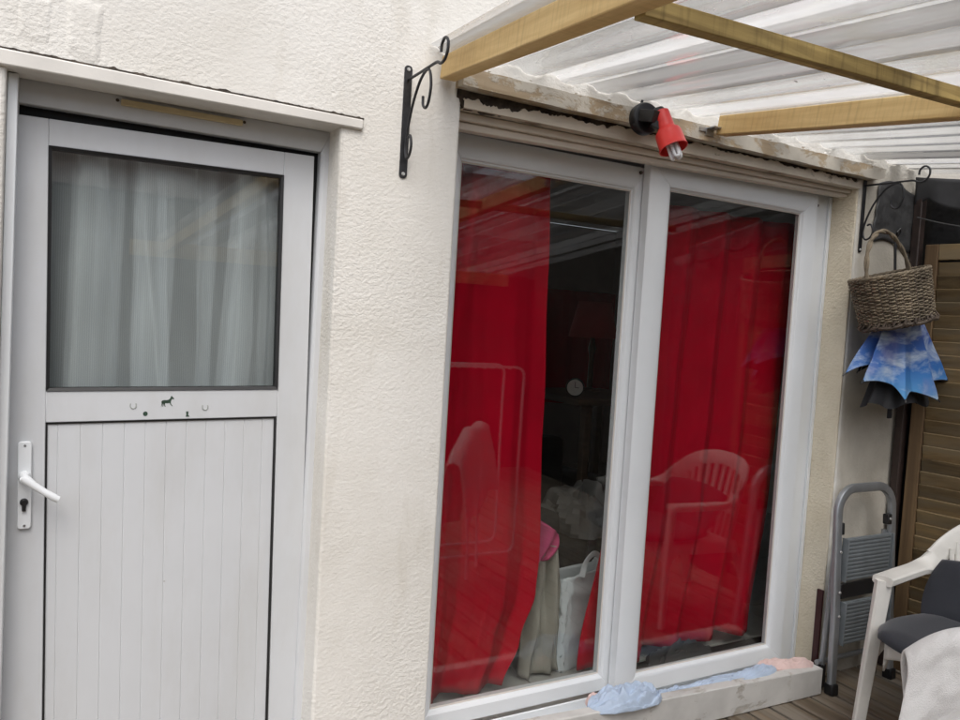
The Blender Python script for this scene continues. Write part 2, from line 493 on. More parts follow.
M['paper'] = plain('white_paper_bag', (.66, .68, .69), .7, var=.06)
M['beige_cloth'] = plain('beige_cotton', (.36, .33, .28), .9, var=.1)
M['magenta'] = plain('magenta_cloth', (.5, .06, .16), .9, var=.1)
M['wood_dark'] = plain('dark_wood', (.08, .05, .03), .5, var=.3, stretch=(1, 1, 8))
M['clock'] = plain('clock_face', (.8, .78, .72), .5, var=.02)
M['ground'] = plain('earth', (.12, .11, .1), .95, var=.3)
M['fence'] = wood_mat('fence_wood', (.05, .04, .03), (.025, .02, .015), 2, .7, .8)
M['far_wall'] = render_mat('render_grey', (.13, .12, .11), (.09, .085, .08), .5)
M['far_roof'] = plain('roof_tiles', (.13, .08, .06), .8, var=.3)
M['seal'] = plain('yellow_seal', (.6, .5, .3), .6, var=.15)
M['sticker'] = plain('sticker_print', (.03, .06, .04), .5, var=.5, vscale=60)
M['sticker_pale'] = plain('sticker_grey', (.36, .38, .36), .5, var=.2, vscale=60)
M['bare'] = plain('bare_metal', (.6, .6, .58), .4, .6, var=.2)

# ------------------------------------------------------------------ ground
g = MB(); g.box(-40, 40, -40, 40, -.30, -.16)
tag(g.build('ground', M['ground']), None, None, kind='structure')
d = MB(); x = -2.4; k = 0
while x < 4.6:
    z = random.uniform(-.003, .002)
    d.box(x, x + .105, -4.2, -.003 + random.uniform(-.006, 0), -.028 + z, z)
    x += .1185
for y in (-.3, -1.0, -1.8, -2.6, -3.4): d.box(-2.4, 4.6, y - .03, y + .03, -.155, -.034)
tag(d.build('deck', M['deck'], bevel=.003), None, None, kind='structure')

# ------------------------------------------------------------------ house
house = thing('house', 'cream rendered house wall with a half glazed white door and a sliding window', 'house')
DX0, DX1, DZ1 = -.107, .706, 2.013       # door opening
WX0, WX1, WZ0, WZ1 = 1.084, 3.026, -.02, 2.165   # window opening
w = MB()
xs = [-6, DX0, DX1, WX0, WX1, 7]; zs = [-.16, WZ0, DZ1, WZ1, 5.6]


def is_open(i, j):
    if i == 1 and j in (0, 1): return True
    if i == 3 and j in (1, 2): return True
    return False


for i in range(5):
    for j in range(4):
        if is_open(i, j): continue
        x0, x1, z0, z1 = xs[i], xs[i + 1], zs[j], zs[j + 1]
        w.add([(x0, 0, z0), (x1, 0, z0), (x1, 0, z1), (x0, 0, z1)], [(0, 1, 2, 3)])
        w.add([(x0, .3, z0), (x1, .3, z0), (x1, .3, z1), (x0, .3, z1)], [(0, 1, 2, 3)])
for (x, z0, z1) in ((DX0, -.16, WZ0), (DX0, WZ0, DZ1), (DX1, -.16, WZ0), (DX1, WZ0, DZ1), (WX0, WZ0, DZ1), (WX0, DZ1, WZ1)):
    w.add([(x, 0, z0), (x, .3, z0), (x, .3, z1), (x, 0, z1)], [(0, 1, 2, 3)])
w.add([(DX0, 0, DZ1), (DX1, 0, DZ1), (DX1, .3, DZ1), (DX0, .3, DZ1)], [(0, 1, 2, 3)])
w.add([(WX0, 0, WZ1), (WX1, 0, WZ1), (WX1, .3, WZ1), (WX0, .3, WZ1)], [(0, 1, 2, 3)])
w.add([(WX0, 0, WZ0), (WX1, 0, WZ0), (WX1, .3, WZ0), (WX0, .3, WZ0)], [(0, 1, 2, 3)])
w.add([(WX1, 0, WZ0), (WX1, .3, WZ0), (WX1, .3, DZ1), (WX1, 0, DZ1)], [(0, 1, 2, 3)])
w.add([(WX1, 0, DZ1), (WX1, .3, DZ1), (WX1, .3, WZ1), (WX1, 0, WZ1)], [(0, 1, 2, 3)])
w.add([(-6, 0, 5.6), (7, 0, 5.6), (7, .3, 5.6), (-6, .3, 5.6)], [(0, 1, 2, 3)])
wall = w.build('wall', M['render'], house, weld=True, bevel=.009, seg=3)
# yellowish plastered side of the window opening, a skin on the right reveal
rv = MB()
def rvf(u, v):
    y = .001 + u * .124; z = WZ0 + .004 + v * (WZ1 - WZ0 - .01)
    n = noise.noise(Vector((y * 9, z * 5, 3))) * .004 + noise.noise(Vector((y * 30, z * 22, 5))) * .0015
    return (WX1 - .008 + n, y, z)
rv.grid(rvf, 14, 120)
rv.build('window_reveal', M['reveal'], house, smooth=True, solid=.006)

# room behind the window and door, open towards both
rm = MB()
rm.box(.78, 5.2, .302, .342, -.1, WZ0 - .002); rm.box(.78, 1.2, 4.3, 4.34, .06, 2.5); rm.box(3.0, 5.2, 4.3, 4.34, .06, 2.5); rm.box(1.2, 3.0, 4.3, 4.34, .06, .9); rm.box(1.2, 3.0, 4.3, 4.34, 2.2, 2.5)  # back wall gap added to let daylight brighten the room
rm.box(.8, .84, .345, 4.298, .06, 2.5); rm.box(5.16, 5.2, .345, 4.298, .06, 2.5)
rm.box(.8, 5.2, .345, 4.3, 2.502, 2.56)
rm.box(-1.0, .798, 2.0, 2.04, .06, 2.5); rm.box(-1.04, -1.0, .345, 2.0, .06, 2.5); rm.box(-1.0, .798, .345, 2.0, 2.502, 2.56)
rm.build('interior_wall', M['room'], house)
fl = MB()
for i in range(22):
    for j in range(14):
        x0 = -1.0 + i * .3; y0 = .31 + j * .3
        fl.box(x0 + .003, x0 + .297, y0 + .003, y0 + .297, .03, .06)
fl.build('interior_floor', M['tiles'], house, bevel=.002)
fb = MB(); fb.box(-1.0, 5.6, .31, 4.5, .0, .052); fb.build('tile_grout', M['dark'], house)

# lintel board over the door
l = MB()
def lint(u, v): pass
l.add([(-.5, -.015, 2.004), (.768, -.013, 2.008), (.768, .097, 2.009), (-.5, .097, 2.006),
       (-.5, -.015, 2.046), (.768, -.013, 2.036), (.768, .097, 2.036), (-.5, .097, 2.046)],
      [(3, 2, 1, 0), (4, 5, 6, 7), (0, 1, 5, 4), (1, 2, 6, 5), (2, 3, 7, 6), (3, 0, 4, 7)])
lint_o = l.build('door_lintel', M['lintel'], house, bevel=.004)
cr = MB()                                         # cracked joint above it
vs = []; fs = []; n = 260
for i in range(n + 1):
    px = -.5 + 1.272 * i / n; zc = 2.0485 - (px + .5) * .0072
    h = .0024 + max(0, .007 * noise.noise(Vector((px * 30, 0, 2))) + .004 * noise.noise(Vector((px * 80, 0, 7))))
    vs += [(px, -.0035, zc), (px, -.0035, zc + .001 + h), (px, .003, zc), (px, .003, zc + .001 + h)]
for i in range(n):
    q = 4 * i; r_ = q + 4
    fs += [(q, r_, r_ + 1, q + 1), (q + 1, r_ + 1, r_ + 3, q + 3), (q, q + 2, r_ + 2, r_)]
cr.add(vs, fs)
cr.build('joint_crack', M['tar'], lint_o)
# render roughly patched down onto the joint
pt = MB()
def patch(x0, x1, z0, z1, seed, t=.012):
    def f(u, v):
        x = x0 + (x1 - x0) * u; z = z0 + (z1 - z0) * v
        e = min(u, 1 - u, v, 1 - v) * 2
        n = noise.fractal(Vector((x * 12, z * 7, seed)), 1.1, 2.0, 3) * .6
        h = max(0, min(1, e * 2.2 + n * .45)) * t
        return (x + n * .008, -.001 - h + .005, z + noise.noise(Vector((x * 20, z * 9, seed + 4))) * .012)
    pt.grid(f, 40, 24)
patch(.0, .1, 2.035, 2.22, 1, .008)
patch(-.1, -.01, 2.06, 2.2, 4, .006)
pt.build('render_patch', M['render'], house, smooth=True)

# ---------------- door: fixed frame, leaf sagging towards its handle side
dr = MB()
prof = [(0, .17), (0, .1), (.75, .1), (1, .106), (1, .17)]
dr.frame((DX0 - .03, DX1 + .004, -.3, 2.010), (-.084, .683, -.15, 1.95), prof)
door = dr.build('door', M['pvc_door'], house, bevel=.002)
door['label'] = 'white half glazed back door hanging slightly askew'
jc = MB(); jc.box(-.1062, -.0845, .04, .0995, -.15, 2.004); jc.build('jamb_cover', M['pvc'], door, bevel=.003)
bk = MB(); bk.box(-.09, .69, .136, .146, 1.88, 1.965); bk.box(.668, .69, .136, .146, -.1, 1.88); bk.box(-.09, -.07, .136, .146, -.1, 1.88)
bk.build('gap_backing', M['dark'], door)  # black slab standing in for the shade in the gaps round the leaf
TD = Matrix.Translation((.3, 0, 1.2)) @ Matrix.Rotation(-.0175, 4, 'Y') @ Matrix.Translation((-.3, 0, -1.2))
lf = MB(TD)
LX0, LX1, LZ0, LZ1 = -.106, .6785, -.13, 1.929
GX0, GX1, GZ0, GZ1 = -.006, .590, 1.238, 1.862
PX0, PX1, PZ0, PZ1 = -.006, .587, .10, 1.156
yb = .15; yf = .112
def rails(mb, p):  # stiles and rails, butted
    mb.box(LX0, p[0], yf, yb, LZ0, LZ1)
    mb.box(p[1], LX1, yf, yb, LZ0, LZ1)
    mb.box(p[0], p[1], yf, yb, GZ1, LZ1)
    mb.box(p[0], p[1], yf, yb, PZ1, GZ0)
    mb.box(p[0], p[1], yf, yb, LZ0, PZ0)
rails(lf, (GX0, GX1))
lf.build('door_leaf', M['pvc_door'], door, bevel=.0022)
gk = MB(TD)
gk.frame((GX0, GX1, GZ0, GZ1), (GX0 + .008, GX1 - .008, GZ0 + .008, GZ1 - .008), [(0, .14), (0, .109), (1, .113), (1, .14)])
gk.frame((PX0, PX1, PZ0, PZ1), (PX0 + .0045, PX1 - .0045, PZ0 + .0045, PZ1 - .0045), [(0, .14), (0, .1105), (1, .113), (1, .14)])
gk.build('gasket', M['black'], door)
pn = MB(TD); pn.box(GX0 + .004, GX1 - .004, .118, .124, GZ0 + .004, GZ1 - .004)
pn.build('pane', M['glass'], door)
lp = MB(TD)
xx = PX0 + .002; prof2 = []
pitch = .0527
k = 0
prof2.append((xx, .1165))
while xx < PX1 - .004:
    nx = min(xx + (pitch if k else .028), PX1 - .002)
    prof2 += [(nx - .0034, .1165), (nx - .0022, .1178), (nx - .001, .1178), (nx, .1165)]
    # faint second line inside each board
    xx = nx; k += 1
vs = []; 
for (xa, ya) in prof2: vs += [(xa, ya, PZ0 + .002), (xa, ya, PZ1 - .002)]
lp.add(vs, [(2 * i, 2 * i + 2, 2 * i + 3, 2 * i + 1) for i in range(len(prof2) - 1)])
lp.box(PX0 + .002, PX1 - .002, .121, .145, PZ0 + .002, PZ1 - .002)
lp.build('lower_panel', M['pvc_door'], door)
# handle
hp = MB(TD)
def rounded(x0, x1, z0, z1, r, n=6):
    pts = []
    for cx, cz, a0 in ((x1 - r, z1 - r, 0), (x0 + r, z1 - r, 90), (x0 + r, z0 + r, 180), (x1 - r, z0 + r, 270)):
        for i in range(n + 1):
            a = R(a0 + 90 * i / n); pts.append((cx + r * math.cos(a), cz + r * math.sin(a)))
    return pts
hp.prism(rounded(-.067, -.036, .884, 1.11, .008), .1015, .1125)
hpo = hp.build('handle_plate', M['pvc'], door, bevel=.002)
hl = MB(TD)
My = Matrix.Translation((-.0515, .1015, 1.022)) @ Matrix.Rotation(R(90), 4, 'X')
hl.lathe([(.0135, 0), (.0135, .012), (.011, .016), (.0095, .03), (.0095, .046)], 20, My)
hl.tube([(-.0525, .058, 1.027), (-.047, .056, 1.022), (-.03, .055, 1.006), (-.008, .054, .989), (.012, .054, .974), (.024, .056, .966)],
        [.0115, .0115, .0095, .0085, .0095, .0088], 12)
hl.build('handle', M['pvc'], door, smooth=True)
cy = MB(TD)
Mk = Matrix.Translation((-.052, .1015, .955)) @ Matrix.Rotation(R(90), 4, 'X')
cy.lathe([(.0095, -.002), (.0095, .006), (.007, .009)], 18, Mk)
cy.box(-.0565, -.0475, .093, .101, .932, .952)
cy.build('lock_cylinder', M['black_plastic'], door, bevel=.001)
for zz in (.893, 1.1):
    sc = MB(TD); sc.lathe([(.0035, -.001), (.003, .0016)], 10, Matrix.Translation((-.051, .1015, zz)) @ Matrix.Rotation(R(90), 4, 'X')); sc.build('screw', M['steel'], door)
# stickers on the middle rail (the little striped horse and its tack)
H0 = (.272, 1.1915); hs = .0205 / 20.0
horse = [(-1, 0), (-.5, 5), (0, 9), (-1, 12), (1, 15), (5, 16), (10, 16), (14, 17), (17, 20), (18, 24), (20, 26), (21, 24), (23, 22), (25, 19), (24, 17.5), (21, 19), (19, 16), (18, 11),
         (19, 6), (22, 2), (21, 1.2), (17.3, 5.5), (16, 9), (10, 8.5), (7, 9), (6.5, 5), (8, .5), (6.3, .5), (4.8, 5), (4, 9), (3.6, 5), (3, 1), (1.6, 1), (2.2, 5), (1.8, 9), (1, 5)]
st = MB(TD); st.prism([(H0[0] + a * hs * 1.25, H0[1] + b * hs * 1.15) for a, b in horse], .1112, .1119); st.build('horse_sticker', M['sticker'], door)
st = MB(TD); st.prism([(.335 + a * .0008, 1.163 + b * .0008) for a, b in ((0, 0), (12, 0), (12, 3), (8, 5), (9, 18), (1, 18), (2, 6))], .1112, .1119); st.build('boot_sticker', M['sticker'], door)
st = MB(TD); st.prism([(.231 + .006 * math.cos(t * PI / 6), 1.1735 + .0065 * math.sin(t * PI / 6)) for t in range(12)], .1112, .1119); st.build('ball_sticker', M['sticker'], door)
for cx_, cz_ in ((.2, 1.198), (.386, 1.19)):
    s2 = MB(TD); s2.tube([(cx_ + .0075 * math.cos(R(a)), .1113, cz_ + .009 * math.sin(R(a))) for a in range(150, 391, 20)], .0016, 6)
    s2.build('horseshoe_sticker', M['sticker_pale'], door)
vt = MB(); vt.prism(rounded(.143, .452, 1.984, 1.999, .002, 2), .090, .1005); vt.build('seal_strip', M['seal'], door, bevel=.001)
for x_ in (.135, .458):
    v3 = MB(); v3.lathe([(.005, -.002), (.004, .002)], 10, Matrix.Translation((x_, .1, 1.996)) @ Matrix.Rotation(R(90), 4, 'X')); v3.build('screw', M['tar'], door)

# ---------------- sliding window
wf = MB()
wf.box(2.9005, 3.017, .132, .2, .0, 2.15)                 # right jamb
wf.box(1.086, 1.1, .1, .2, 0, 2.15)                      # left jamb
wf.box(1.101, 2.895, .085, .2, 2.123, 2.16)                # head
wf.box(1.101, 2.895, .06, .2, -.015, .02)                  # track
wf.box(1.101, 2.895, .078, .088, .0205, .045)
wf.box(1.101, 2.895, .128, .136, .0205, .06)
window = wf.build('sliding_window', M['pvc'], house, bevel=.003)
q = MB(); q.box(2.998, 3.0165, .12, .1315, .02, 2.12); q.build('jamb_bead', M['pvc'], window, bevel=.002)
window['label'] = 'white sliding patio window with two sashes'
def sash(o, i, y0, glass_y, y1, mat):
    s = MB()
    ww = [(0, y1), (0, y0 + .004), (.05, y0), (.78, y0), (.9, y0 + .006), (.93, y0 + .012), (1, glass_y - .004), (1, y1)]
    s.frame(o, i, ww); s.build('sash', mat, window, bevel=.0018)
    q = MB(); q.box(i[0] - .006, i[1] + .006, glass_y, glass_y + .006, i[2] - .006, i[3] + .006); q.build('pane', M['glass'], window)
    b = MB(); e = .005
    b.frame((i[0], i[1], i[2], i[3]), (i[0] + e, i[1] - e, i[2] + e, i[3] - e), [(0, glass_y - .0005), (0, glass_y - .0035), (1, glass_y - .0005)])
    b.build('gasket', M['pvc_dirty'], window)
sash((1.095, 1.968, .064, 2.098), (1.178, 1.908, .13, 2.008), .148, .166, .196, M['pvc'])
sash((1.945, 2.899, .048, 2.118), (2.061, 2.808, .124, 2.024), .1, .121, .142, M['pvc'])
for xx_ in (1.93, 2.93):   # dark stop screws in the head
    q = MB(); q.lathe([(.007, 0), (.006, .006), (.003, .008)], 10, Matrix.Translation((xx_, .132 if xx_ > 2 else .142, 2.075)) @ Matrix.Rotation(R(90), 4, 'X')); q.build('stop_screw', M['tar'], window, smooth=True)

# timber mouldings between the window head and the roof ledger
t2 = MB()
def skewbox(mb, x0, x1, y0, y1, za0, za1, zb0, zb1):
    mb.add([(x0, y0, za0), (x1, y0, zb0), (x1, y1, zb0), (x0, y1, za0), (x0, y0, za1), (x1, y0, zb1), (x1, y1, zb1), (x0, y1, za1)],
           [(3, 2, 1, 0), (4, 5, 6, 7), (0, 1, 5, 4), (1, 2, 6, 5), (2, 3, 7, 6), (3, 0, 4, 7)])
skewbox(t2, 1.086, 3.016, .048, .084, 2.078, 2.104, 2.112, 2.128)
skewbox(t2, 1.086, 3.016, .03, .0835, 2.1042, 2.130, 2.1282, 2.144)
t2.build('window_moulding', M['trim2'], house, bevel=.004)
t1 = MB()                                                  # peeling strip, broken lower edge
n = 520
top = []; bot = []
for i in range(n + 1):
    x_ = 1.088 + (3.02 - 1.088) * i / n
    top.append((x_, 2.166 + .02 * noise.noise(Vector((x_ * 6, 1, 0))) + .014 * noise.noise(Vector((x_ * 27, 1, 0))) + .004 * noise.noise(Vector((x_ * 70, 1, 0))) + .004 * round(1.6 * noise.noise(Vector((x_ * 48, 3, 0)))) + .003 * noise.noise(Vector((x_ * 160, 3, 0))) - .012 * max(0, min(1, (1.35 - x_) / .1)) + .009 * max(0, min(1, (x_ - 1.4) / .25))))
    bot.append((x_, 2.1305 + .013 * i / n))
vs = []
for a, b in zip(top, bot): vs += [(a[0], -.012, a[1]), (b[0], -.011, b[1]), (a[0], .03, a[1]), (b[0], .03, b[1])]
fs = []
for i in range(n):
    q = 4 * i; r_ = q + 4
    fs += [(q, q + 1, r_ + 1, r_), (q + 2, r_ + 2, r_ + 3, q + 3), (q, r_, r_ + 2, q + 2), (q + 1, q + 3, r_ + 3, r_ + 1)]
t1.add(vs, fs); t1.build('peeling_strip', M['trim'], house)
tb = MB();  # tar at the left end, then a painted shadow line under the ledger
vs = []; fs = []
for i in range(n + 1):
    x_ = 1.066 + (3.0 - 1.066) * i / n
    zb = 2.15 + .03 * max(0, 1 - (x_ - 1.066) / .03) + .009 * noise.noise(Vector((x_ * 9, 4, 0))) + .012 * noise.noise(Vector((x_ * 33, 4, 2))) - .02 * max(0, min(1, (1.3 - x_) / .1))
    yo = -.0035 - .003 * noise.noise(Vector((x_ * 14, 9, 0)))
    vs += [(x_, yo, 2.186), (x_, yo + .004, zb), (x_, .01, 2.186), (x_, .01, zb)]
for i in range(n):
    q = 4 * i; r_ = q + 4
    fs += [(q, q + 1, r_ + 1, r_), (q, r_, r_ + 2, q + 2), (q + 1, q + 3, r_ + 3, r_ + 1)]
tb.add(vs, fs); tb.build('bitumen_shadow_strip', M['tar'], house)

# sill board in front of the window
sl = MB()
sl.add([(1.15, -.075, .0), (2.868, -.132, .0), (2.868, -.085, .0), (1.15, -.03, .0), (1.15, -.075, .150), (2.868, -.132, .112), (2.868, -.085, .112), (1.15, -.03, .150)],
       [(3, 2, 1, 0), (4, 5, 6, 7), (0, 1, 5, 4), (1, 2, 6, 5), (2, 3, 7, 6), (3, 0, 4, 7)])
sl.build('sill_board', M['sill'], house, bevel=.004)
sb = MB(); sb.add([(1.15, -.028, .0), (2.9, -.084, .0), (2.9, .058, .0), (1.15, .058, .0), (1.15, -.028, .105), (2.9, -.084, .098), (2.9, .058, .05), (1.15, .058, .05)],
                  [(3, 2, 1, 0), (4, 5, 6, 7), (0, 1, 5, 4), (1, 2, 6, 5), (2, 3, 7, 6), (3, 0, 4, 7)])
sb.build('sill_ledge', M['pvc_dirty'], house, bevel=.003)

# ------------------------------------------------------------------ lean-to roof
roof = thing('lean_to_roof', 'clear corrugated plastic lean-to roof on new pine rafters', 'roof', (1.0, 0, 2.2))
DIR = Vector((-.16, -1, -.161))
def place(mb, name, mat, **k):
    o = mb.build(name, mat, roof, **k); o.matrix_parent_inverse = Matrix.Translation((-1.0, 0, -2.2)); return o
LEN = 2.75
def rafter(p, wd, h):
    """p: lower left corner at the wall"""
    m = MB(); L_ = LEN * DIR.length; m.box(0, wd, -L_, 0, 0, h)
    o = place(m, 'rafter', M['pine'], bevel=.003)
    ya = -DIR.normalized(); xa = (Vector((1, 0, 0)) - ya * ya.x).normalized(); za = xa.cross(ya)
    mm = Matrix.Identity(4); mm.col[0] = (*xa, 0); mm.col[1] = (*ya, 0); mm.col[2] = (*za, 0); mm.col[3] = (*p, 1)
    o.matrix_basis = mm
    return o
rafter((1.0, -.012, 2.199), .05, .066)
rafter((2.088, -.071, 2.205), .047, .068)
m = MB(); m.beam((.89, -1.06, 2.047), (1.945, -1.06, 2.082), .03, .036); pu = place(m, 'purlin', M['old_pine'], bevel=.002)
m = MB(); m.beam((1.99, -1.06, 2.085), (3.2, -1.06, 2.09), .03, .036); place(m, 'purlin', M['old_pine'], bevel=.002)
m = MB(); m.beam((.4, -2.7, 1.8), (3.1, -2.7, 1.8), .07, .09); place(m, 'front_beam', M['pine'], bevel=.003)
# ledger board on the wall, ragged
lg = MB(); n = 90; vs = []; fs = []
for i in range(n + 1):
    x_ = 1.06 + (3.115 - 1.06) * i / n
    e = .004 * noise.noise(Vector((x_ * 12, 3, 1))) + .003 * noise.noise(Vector((x_ * 45, 2, 1)))
    zt = 2.236 + e; zb = 2.183 + .003 * noise.noise(Vector((x_ * 8, 8, 1)))
    if i >= n - 1: zb += .006 * (i - n + 2); 
    vs += [(x_, -.053, zb), (x_, -.055 + e * .4, zt), (x_, -.002, zt + .004), (x_, -.002, zb + .002)]
for i in range(n):
    q = 4 * i; r_ = q + 4
    for k in range(4): fs.append((q + k, r_ + k, r_ + (k + 1) % 4, q + (k + 1) % 4))
fs += [(0, 1, 2, 3), tuple(4 * n + k for k in (3, 2, 1, 0))]
lg.add(vs, fs); place(lg, 'ledger_board', M['ledger'])
# mortar / filler crumbs and foam along the top of the ledger
fo = MB()
for i in range(26):
    x_ = random.uniform(1.1, 3.1); r0 = random.uniform(.004, .010)
    c = Vector((x_, -.03 + random.uniform(-.014, .018), 2.24 + random.uniform(0, .01)))
    prof_ = [(r0 * math.sin(PI * t / 5) * (1 + .0), -r0 * .6 * math.cos(PI * t / 5)) for t in range(1, 5)]
    fo.lathe(prof_, 7, Matrix.Translation(c) @ Matrix.Rotation(random.random() * 6, 4, 'Z') @ Matrix.Rotation(random.uniform(-.6, .6), 4, 'X'))
place(fo, 'filler', M['lintel'], smooth=True)
# corrugated sheets
cs = MB()
def wave(t):
    return .5 + .5 * math.tanh(2.2 * math.cos(2 * PI * t)) / math.tanh(2.2)
SX0, SX1 = .965, 3.52
nx = int((SX1 - SX0) / PITCH * 20); ny = 26
def shf(u, v):
    s = -.0 + v * LEN; x = SX0 + u * (SX1 - SX0)
    p = Vector((x, 0, 2.2755)) + DIR * s
    p.z += wave((x - SX0) / PITCH) * .016 + .002 * noise.noise(Vector((x * 1.5, s * 1.2, 0))) + .004
    p.y -= .003
    return p
cs.grid(shf, nx, ny)
place(cs, 'corrugated_sheet', M['sheet'], smooth=True, angle=70)
hg = MB(); hg.box(2.05, 2.092, -.1, -.056, 2.222, 2.2265); hg.box(2.05, 2.088, -.061, -.0575, 2.2, 2.222); hg.box(2.02, 2.05, -.06, -.0565, 2.212, 2.226)
place(hg, 'joist_hanger', M['steel'])

# ------------------------------------------------------------------ wrought iron brackets
def flatbar_pts(px):
    return [(0, y, z) for y, z in px]
BPTS = {}
def smooth_path(pts, n=6):
    pts = [Vector(p) for p in pts]; out = []
    for i in range(len(pts) - 1):
        p0 = pts[max(i - 1, 0)]; p1 = pts[i]; p2 = pts[i + 1]; p3 = pts[min(i + 2, len(pts) - 1)]
        for k in range(n):
            t = k / n
            out.append(.5 * ((2 * p1) + (p2 - p0) * t + (2 * p0 - 5 * p1 + 4 * p2 - p3) * t * t + (3 * p1 - p0 - 3 * p2 + p3) * t ** 3))
    out.append(pts[-1]); return out
bracket = thing('scroll_bracket', 'black wrought iron scroll bracket on the bare wall beside the first pine rafter', 'bracket', (.902, 0, 1.89), 0, 'wrought iron scroll brackets on the house wall')
bp = MB(); bp.prism(rounded(-.0125, .0125, 0, .33, .011), -.0045, -.0002); bpo = bp.build('mounting_plate', M['iron'], bracket, bevel=.001)
for zz in (.012, .318):
    bs = MB(); bs.lathe([(.006, 0), (.0045, .0035)], 10, Matrix.Translation((0, -.0045, zz)) @ Matrix.Rotation(R(90), 4, 'X')); bs.build('screw', M['bare'], bpo)
arm = MB()
A = smooth_path([(0, -.003, .288), (0, -.07, .288), (0, -.14, .289), (0, -.2, .289), (0, -.222, .28), (0, -.245, .283), (0, -.262, .303), (0, -.262, .33), (0, -.243, .343), (0, -.225, .33), (0, -.222, .31)])
arm.tube(A, .0042, 8); arm.build('arm', M['iron'], bracket, smooth=True)
br = MB()
B = smooth_path([(0, -.118, .215), (0, -.121, .19), (0, -.14, .178), (0, -.158, .193), (0, -.168, .235), (0, -.155, .277), (0, -.128, .283), (0, -.09, .262), (0, -.05, .21), (0, -.025, .155), (0, -.012, .11),
                 (0, -.01, .08), (0, -.022, .055), (0, -.042, .063), (0, -.052, .09), (0, -.042, .118), (0, -.026, .115)])
br.tube(B, .004, 8); br.build('scroll', M['iron'], bracket, smooth=True)
b2 = dup_tree(bracket); b2.location = (3.058, 0, 1.875)
b2.rotation_euler = (0, 0, R(8))
b2['label'] = 'wrought iron scroll bracket on the wall right of the window, holding up the wicker basket'

# ------------------------------------------------------------------ outdoor lamp
lamp = thing('wall_lamp', 'red cup shaped spotlight with a black round base on the roof ledger', 'lamp', (1.757, -.056, 2.2))
def lpart(mb, name, mat, **k):
    o = mb.build(name, mat, lamp, **k); o.matrix_parent_inverse = Matrix.Translation((-1.757, .056, -2.2)); return o
def axis_m(o, d):
    d = Vector(d).normalized(); return Matrix.Translation(o) @ d.to_track_quat('Z', 'Y').to_matrix().to_4x4()
q = MB(); q.lathe([(.05, 0), (.054, .004), (.054, .028), (.049, .036), (.03, .039)], 32, axis_m((1.752, -.0555, 2.2), (-.15, -1, .05)))
lpart(q, 'lamp_base', M['black_plastic'], bevel=.001)
q = MB(); q.lathe([(.02, 0), (.02, .03), (.024, .034), (.024, .055), (.017, .062)], 18, axis_m((1.75, -.09, 2.204), (.3, -1, .1)))
q.beam((1.735, -.085, 2.205), (1.742, -.15, 2.19), .05, .04)
q.beam((1.735, -.13, 2.175), (1.765, -.15, 2.155), .03, .022)
q.lathe([(.005, 0), (.005, .02)], 8, axis_m((1.742, -.06, 2.246), (0, -.2, 1)))
lpart(q, 'swivel_arm', M['black_plastic'], bevel=.0015)
AX = Vector((.12, -.4, -.9)); O = Vector((1.766, -.135, 2.212))
q = MB(); q.lathe([(.022, -.002), (.027, 0), (.0285, .058), (.03, .064), (.041, .074), (.044, .083), (.046, .132), (.048, .134), (.048, .138), (.0445, .1385), (.042, .083), (.027, .07), (.022, .064)], 32, axis_m(O, AX), True, True)
lpart(q, 'lamp_shade', M['red_plastic'], smooth=True, angle=50)
q = MB(); T = axis_m(O, AX)
for a in (20, 140, 260):
    ca, sa = math.cos(R(a)), math.sin(R(a)); px_, py_ = .0145 * ca, .0145 * sa; tx, ty = -sa * .0072, ca * .0072
    pts = [T @ Vector((px_ + tx, py_ + ty, .065))] + [T @ Vector((px_ + tx * math.cos(R(t)), py_ + ty * math.cos(R(t)), .165 + .0072 * math.sin(R(t)))) for t in range(0, 181, 20)] + [T @ Vector((px_ - tx, py_ - ty, .065))]
    q.tube(pts, .0054, 10)
lpart(q, 'bulb', M['cfl'], smooth=True)

# ------------------------------------------------------------------ basket
BC = Vector((3.075, -.19, 1.578))
basket = thing('wicker_basket', 'round wicker basket hanging by its hoop handle from the scroll bracket', 'basket', BC)
basket.rotation_euler = Matrix.Rotation(R(-15), 3, Vector((.49, .87, 0))).to_euler()
RB = lambda t: .136 + .014 * t     # radius bottom to rim
Hh = .205
wv = MB(); NST = 34
rows = 27
for r_ in range(rows):
    z = .012 + (Hh - .024) * r_ / (rows - 1); ph = PI * (r_ % 2); pts = []
    for k in range(NST * 4):
        a = 2 * PI * k / (NST * 4)
        rr = RB(z / Hh) + .0045 * math.cos(a * NST / 2 * 1.0 + ph) + random.uniform(-.0012, .0012)
        pts.append((rr * math.cos(a), rr * math.sin(a), z + random.uniform(-.0015, .0015) + .002 * math.sin(a * 2 + r_)))
    wv.tube(pts, .0037 + random.uniform(-.0006, .0006), 6, closed=True)
wvo = wv.build('basket_weave', M['wicker'], basket, smooth=True)
stk = MB()
for k in range(NST):
    a = 2 * PI * (k + .5) / NST
    stk.tube([((RB(t) * math.cos(a)), RB(t) * math.sin(a), t * Hh) for t in (0, .5, 1)], .0042, 6)
stk.build('stake', M['wicker_dark'], wvo, smooth=True)
wl = MB()                                                  # inner lining so no daylight shows through
wl.lathe([(.0, .012), (RB(0) - .008, .012), (RB(1) - .008, Hh - .01)], 40, None, False, False); wl.build('lining', M['wicker_dark'], basket, smooth=True)
rim = MB()
for k_ in range(3):
    pts = []
    for k in range(90):
        a = 2 * PI * k / 90; tw = a * 13 + k_ * 2 * PI / 3
        rr = RB(1) + .004 * math.cos(tw); pts.append((rr * math.cos(a), rr * math.sin(a), Hh - .002 + .004 * math.sin(tw)))
    rim.tube(pts, .0045, 6, closed=True)
rim.build('rim', M['wicker'], basket, smooth=True)
bt = MB()
